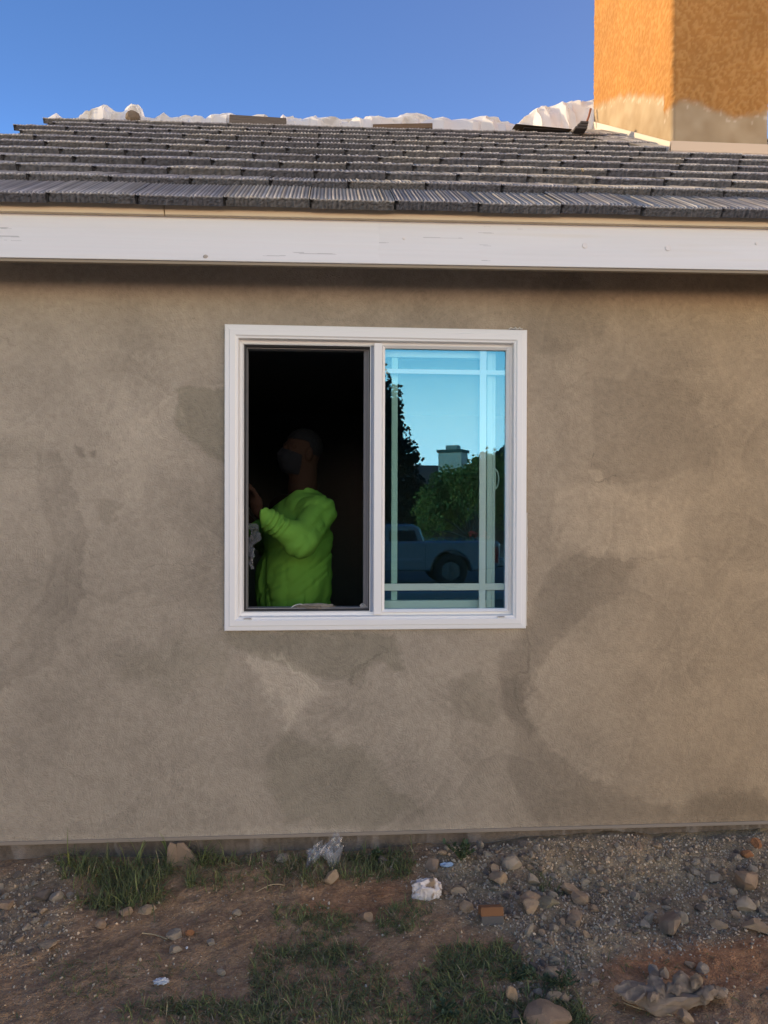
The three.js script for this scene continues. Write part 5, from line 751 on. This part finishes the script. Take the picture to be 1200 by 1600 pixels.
  const fol = new THREE.MeshPhysicalMaterial({ roughness: 0.7, transmission: 0.3, thickness: 0, side: THREE.DoubleSide });
  function tree(name, label, base, trunkH, rad_, lobes, leaves, size, tint, seed) {
    const q = rng(seed), o = thing(name, label, 'tree', [base.x, base.y, base.z]), limbs = [], tr = (pts, r0, r1) => { const g = tube(pts, 1, 10, 7), p = g.attributes.position, c = new THREE.CatmullRomCurve3(pts); for (let i = 0; i < p.count; i++) { const k = Math.floor(i / 8) / 10, m = c.getPointAt(Math.min(1, k)), rr = lerp(r0, r1, k); p.setXYZ(i, m.x + (p.getX(i) - m.x) * rr, m.y + (p.getY(i) - m.y) * rr, m.z + (p.getZ(i) - m.z) * rr); } g.computeVertexNormals(); return g; };
    limbs.push(tr([V(0, -0.1, 0), V(0.04, trunkH * 0.5, 0.02), V(-0.02, trunkH, 0)], rad_, rad_ * 0.6));
    const im = new THREE.InstancedMesh(leafG, fol, leaves), M = new THREE.Matrix4(), Q = new THREE.Quaternion(), C = new THREE.Color(), vol = lobes.map((l) => l[3] * l[4] * l[3]), tot = vol.reduce((a, b) => a + b, 0); let k = 0;
    lobes.forEach(([x, y, z, rx, ryy], li) => { limbs.push(tr([V(0, trunkH * (0.5 + 0.4 * q()), 0), V(x * 0.5, lerp(trunkH, y, 0.5), z * 0.5), V(x, y, z)], rad_ * 0.45, rad_ * 0.1)); const n = li === lobes.length - 1 ? leaves - k : Math.round(leaves * vol[li] / tot), tone = 0.75 + 0.5 * q();
      for (let i = 0; i < n && k < leaves; i++) { const a = q() * 6.283, b = Math.acos(2 * q() - 1), R = Math.pow(q(), 0.5) * (0.65 + 0.75 * n3(Math.cos(a) * 2 + li * 3, Math.cos(b) * 2, Math.sin(a) * 2)); Q.setFromEuler(new THREE.Euler(q() * 6, q() * 6, q() * 6)); const s = size * (0.6 + 0.8 * q()); M.compose(V(x + rx * R * Math.sin(b) * Math.cos(a), y + ryy * R * Math.cos(b), z + rx * R * Math.sin(b) * Math.sin(a)), Q, V(s, s, s)); im.setMatrixAt(k, M); const t_ = tone * (0.7 + 0.6 * q()); im.setColorAt(k, C.setRGB(tint[0] * t_, tint[1] * t_, tint[2] * t_)); k++; } });
    im.count = k; im.name = 'crown'; im.userData = { kind: 'stuff' }; shade(im); part('trunk', merge(limbs), std(0.16, 0.12, 0.085, 0.95), o); o.add(im);
  }
  const c0 = mirrored(728, 860, 20.2), cm = mirrored(728, 800, 20.2), s = (20.2 + 3.15) / 1155; const at = (px, py, rpx, ryp, dz = 0) => [mirrored(px, py, 20.2).x - c0.x, mirrored(px, py, 20.2).y + 0.22, dz, rpx * s, ryp * s];
  tree('citrus_tree', 'round citrus tree mirrored in the pane behind the pickup bed', V(c0.x + 0.1, -0.22, 20.2), 0.9, 0.1, [at(665, 800, 26, 40, -0.2), at(690, 770, 34, 36, 0.2), at(725, 765, 42, 40, -0.3), at(760, 755, 36, 44, 0), at(745, 735, 26, 24, 0.3), at(705, 745, 24, 18, 0), at(780, 790, 30, 36, 0.3), at(655, 830, 16, 20, -0.3), at(700, 810, 30, 24, 0.5), at(765, 725, 18, 16, -0.1)], 8000, 0.1, [0.34, 0.36, 0.08], 5);
  const d0 = mirrored(588, 860, 25), s2 = (25 + 3.15) / 1155, dt = (px, py, rpx, ryp, dz = 0) => [mirrored(px, py, 25).x - d0.x, mirrored(px, py, 25).y + 0.22, dz, rpx * s2, ryp * s2];
  tree('conifer_tree', 'tall dark tree mirrored at the left of the pane', V(d0.x, -0.22, 25), 1.6, 0.2, [dt(570, 800, 78, 60), dt(575, 740, 66, 54), dt(582, 690, 44, 50), dt(585, 650, 36, 44), dt(590, 615, 22, 40), dt(600, 640, 26, 40), dt(615, 700, 30, 40), dt(605, 660, 24, 40), dt(620, 670, 14, 30), dt(640, 720, 20, 26), dt(650, 765, 22, 26), dt(622, 620, 9, 26), dt(630, 800, 40, 40)], 24000, 0.15, [0.03, 0.035, 0.018], 6);
  tree('shade_tree', 'dark tree mirrored at the right edge of the pane beyond the citrus', V(mirrored(790, 800, 30).x, -0.2, 30), 1.6, 0.15, [[-0.6, 3.2, 0, 0.9, 1.0], [0.5, 3.5, 0, 1.1, 1.1], [0, 2.6, 0.2, 1.3, 0.8]], 3500, 0.18, [0.06, 0.065, 0.03], 7);

  // the house opposite, with its big chimney
  const hz = 33, cA = mirrored(690, 754, hz), cB = mirrored(735, 700, hz), o = thing('house_opposite', 'low house across the street with a pale square chimney, mirrored in the pane', 'house', [cA.x, -0.2, hz]), wall = std(0.5, 0.46, 0.38, 0.9), roofM = std(0.16, 0.1, 0.07, 0.9);
  const w = 13, dep = 8, wh = 2.5, rh = 1.25; part('wall', box(w, wh, dep, 2, wh / 2, dep / 2), wall, o);
  const rs = new THREE.Shape(); rs.moveTo(-0.5, wh - 0.1); rs.lineTo(dep / 2, wh + rh); rs.lineTo(dep + 0.5, wh - 0.1); rs.lineTo(dep + 0.5, wh); rs.lineTo(dep / 2, wh + rh + 0.14); rs.lineTo(-0.5, wh); rs.closePath(); const rg = new THREE.ExtrudeGeometry(rs, { depth: w + 0.8, bevelEnabled: false }); rg.rotateY(-Math.PI / 2); rg.translate(2 + w / 2 + 0.4, 0, 0); part('roof', rg, roofM, o);
  for (const x of [-2.2, 0.6, 6]) { const f = part('window', rbox(1.5, 1.2, 0.08, 0.01, x, 1.45, -0.02), vinyl, o); part('pane', box(1.3, 1.0, 0.04, x, 1.45, -0.045), glass, f); } part('door', rbox(0.95, 2.05, 0.08, 0.01, 3.2, 1.03, -0.02), std(0.2, 0.1, 0.06, 0.6), o);
  const cw = cB.x - cA.x, ct = cB.y + 0.2; const ch = part('chimney', box(cw * 0.85, ct - 1, 1.0, 0, (ct + 1) / 2 - 0.1, 0), std(0.7, 0.66, 0.54, 0.9), o); part('chimney_band', box(cw * 0.85 + 0.14, 0.14, 1.14, 0, ct - 0.12, 0), std(0.08, 0.12, 0.1, 0.8), ch); part('chimney_pot', rbox(cw * 0.45, 0.26, 0.5, 0.04, 0, ct + 0.06, 0), std(0.4, 0.42, 0.36, 0.8), ch); ch.position.set(cw / 2, 0, 0.9); ch.rotation.y = 0.5;
  // board fence and a red-flowered bush in front of it
  const f = thing('board_fence', 'dark brown board fence behind the citrus tree, mirrored low in the pane', 'fence', [-8, -0.22, 29]); for (let k = 0; k < 150; k++) { if (k > 96) break; part('board', box(0.19, 1.45 + 0.03 * r(), 0.02, k * 0.2, 0.74, 0), fenceM[k % 3], f); } part('rail', box(19.6, 0.09, 0.05, 9.7, 0.4, 0.04), fenceM[0], f); part('rail', box(19.6, 0.09, 0.05, 9.7, 1.2, 0.04), fenceM[0], f);
  for (const [px, py, lab, k] of [[739, 838, 'small red-flowered bush by the citrus trunk, left of two', 0], [757, 837, 'small red-flowered bush behind the tail lamp, right of two', 1]]) { const p = mirrored(px, py, 18.9), b = thing('flower_bush', lab, 'bush', [p.x, -0.22, 18.9]), q = rng(40 + k), fl = [], lv = []; for (let i = 0; i < 26; i++) { const g = new THREE.IcosahedronGeometry(0.035 + 0.02 * q(), 1); g.translate(0.26 * (q() - 0.5), p.y + 0.2 + 0.3 * (q() - 0.5), 0.2 * (q() - 0.5)); fl.push(g); } for (let i = 0; i < 160; i++) { const g = new THREE.CircleGeometry(0.06, 5); g.rotateX(q() * 6); g.rotateY(q() * 6); g.translate(0.34 * (q() - 0.5), 0.1 + (p.y + 0.2) * q(), 0.3 * (q() - 0.5)); lv.push(g); } part('flowers', merge(fl), std(0.62, 0.05, 0.04, 0.7), b); part('foliage', merge(lv), std(0.05, 0.08, 0.03, 0.8, { side: THREE.DoubleSide }), b).userData.kind = 'stuff'; }
  // the neighbouring house at the left, whose shade lies over the yard
  const n = thing('neighbouring_house', 'neighbouring house left of the yard that shades the ground', 'house', [-12, -0.05, 2]); part('wall', box(7, 2.6, 22, 0, 1.3, 0), std(0.5, 0.45, 0.37, 0.9), n);
  const ns = new THREE.Shape(); ns.moveTo(-4, 2.5); ns.lineTo(0, 4.45); ns.lineTo(4, 2.5); ns.lineTo(4, 2.62); ns.lineTo(0, 4.6); ns.lineTo(-4, 2.62); ns.closePath(); const ng = new THREE.ExtrudeGeometry(ns, { depth: 23, bevelEnabled: false }); ng.translate(0, 0, -11.5); part('roof', ng, roofM, n);
  const gs = new THREE.Shape(); gs.moveTo(-3.45, 2.55); gs.lineTo(3.45, 2.55); gs.lineTo(0, 4.4); gs.closePath(); for (const z of [-10.9, 10.7]) { const g = new THREE.ExtrudeGeometry(gs, { depth: 0.2, bevelEnabled: false }); g.translate(0, 0, z); part('gable', g, wall, n); }
  for (const z of [-6, -1, 5]) { const fr_ = part('window', rbox(0.08, 1.2, 1.4, 0.01, 3.5, 1.5, z), vinyl, n); part('pane', box(0.04, 1.0, 1.2, 3.53, 1.5, z), glass, fr_); }
}
renderer.render(scene, camera);
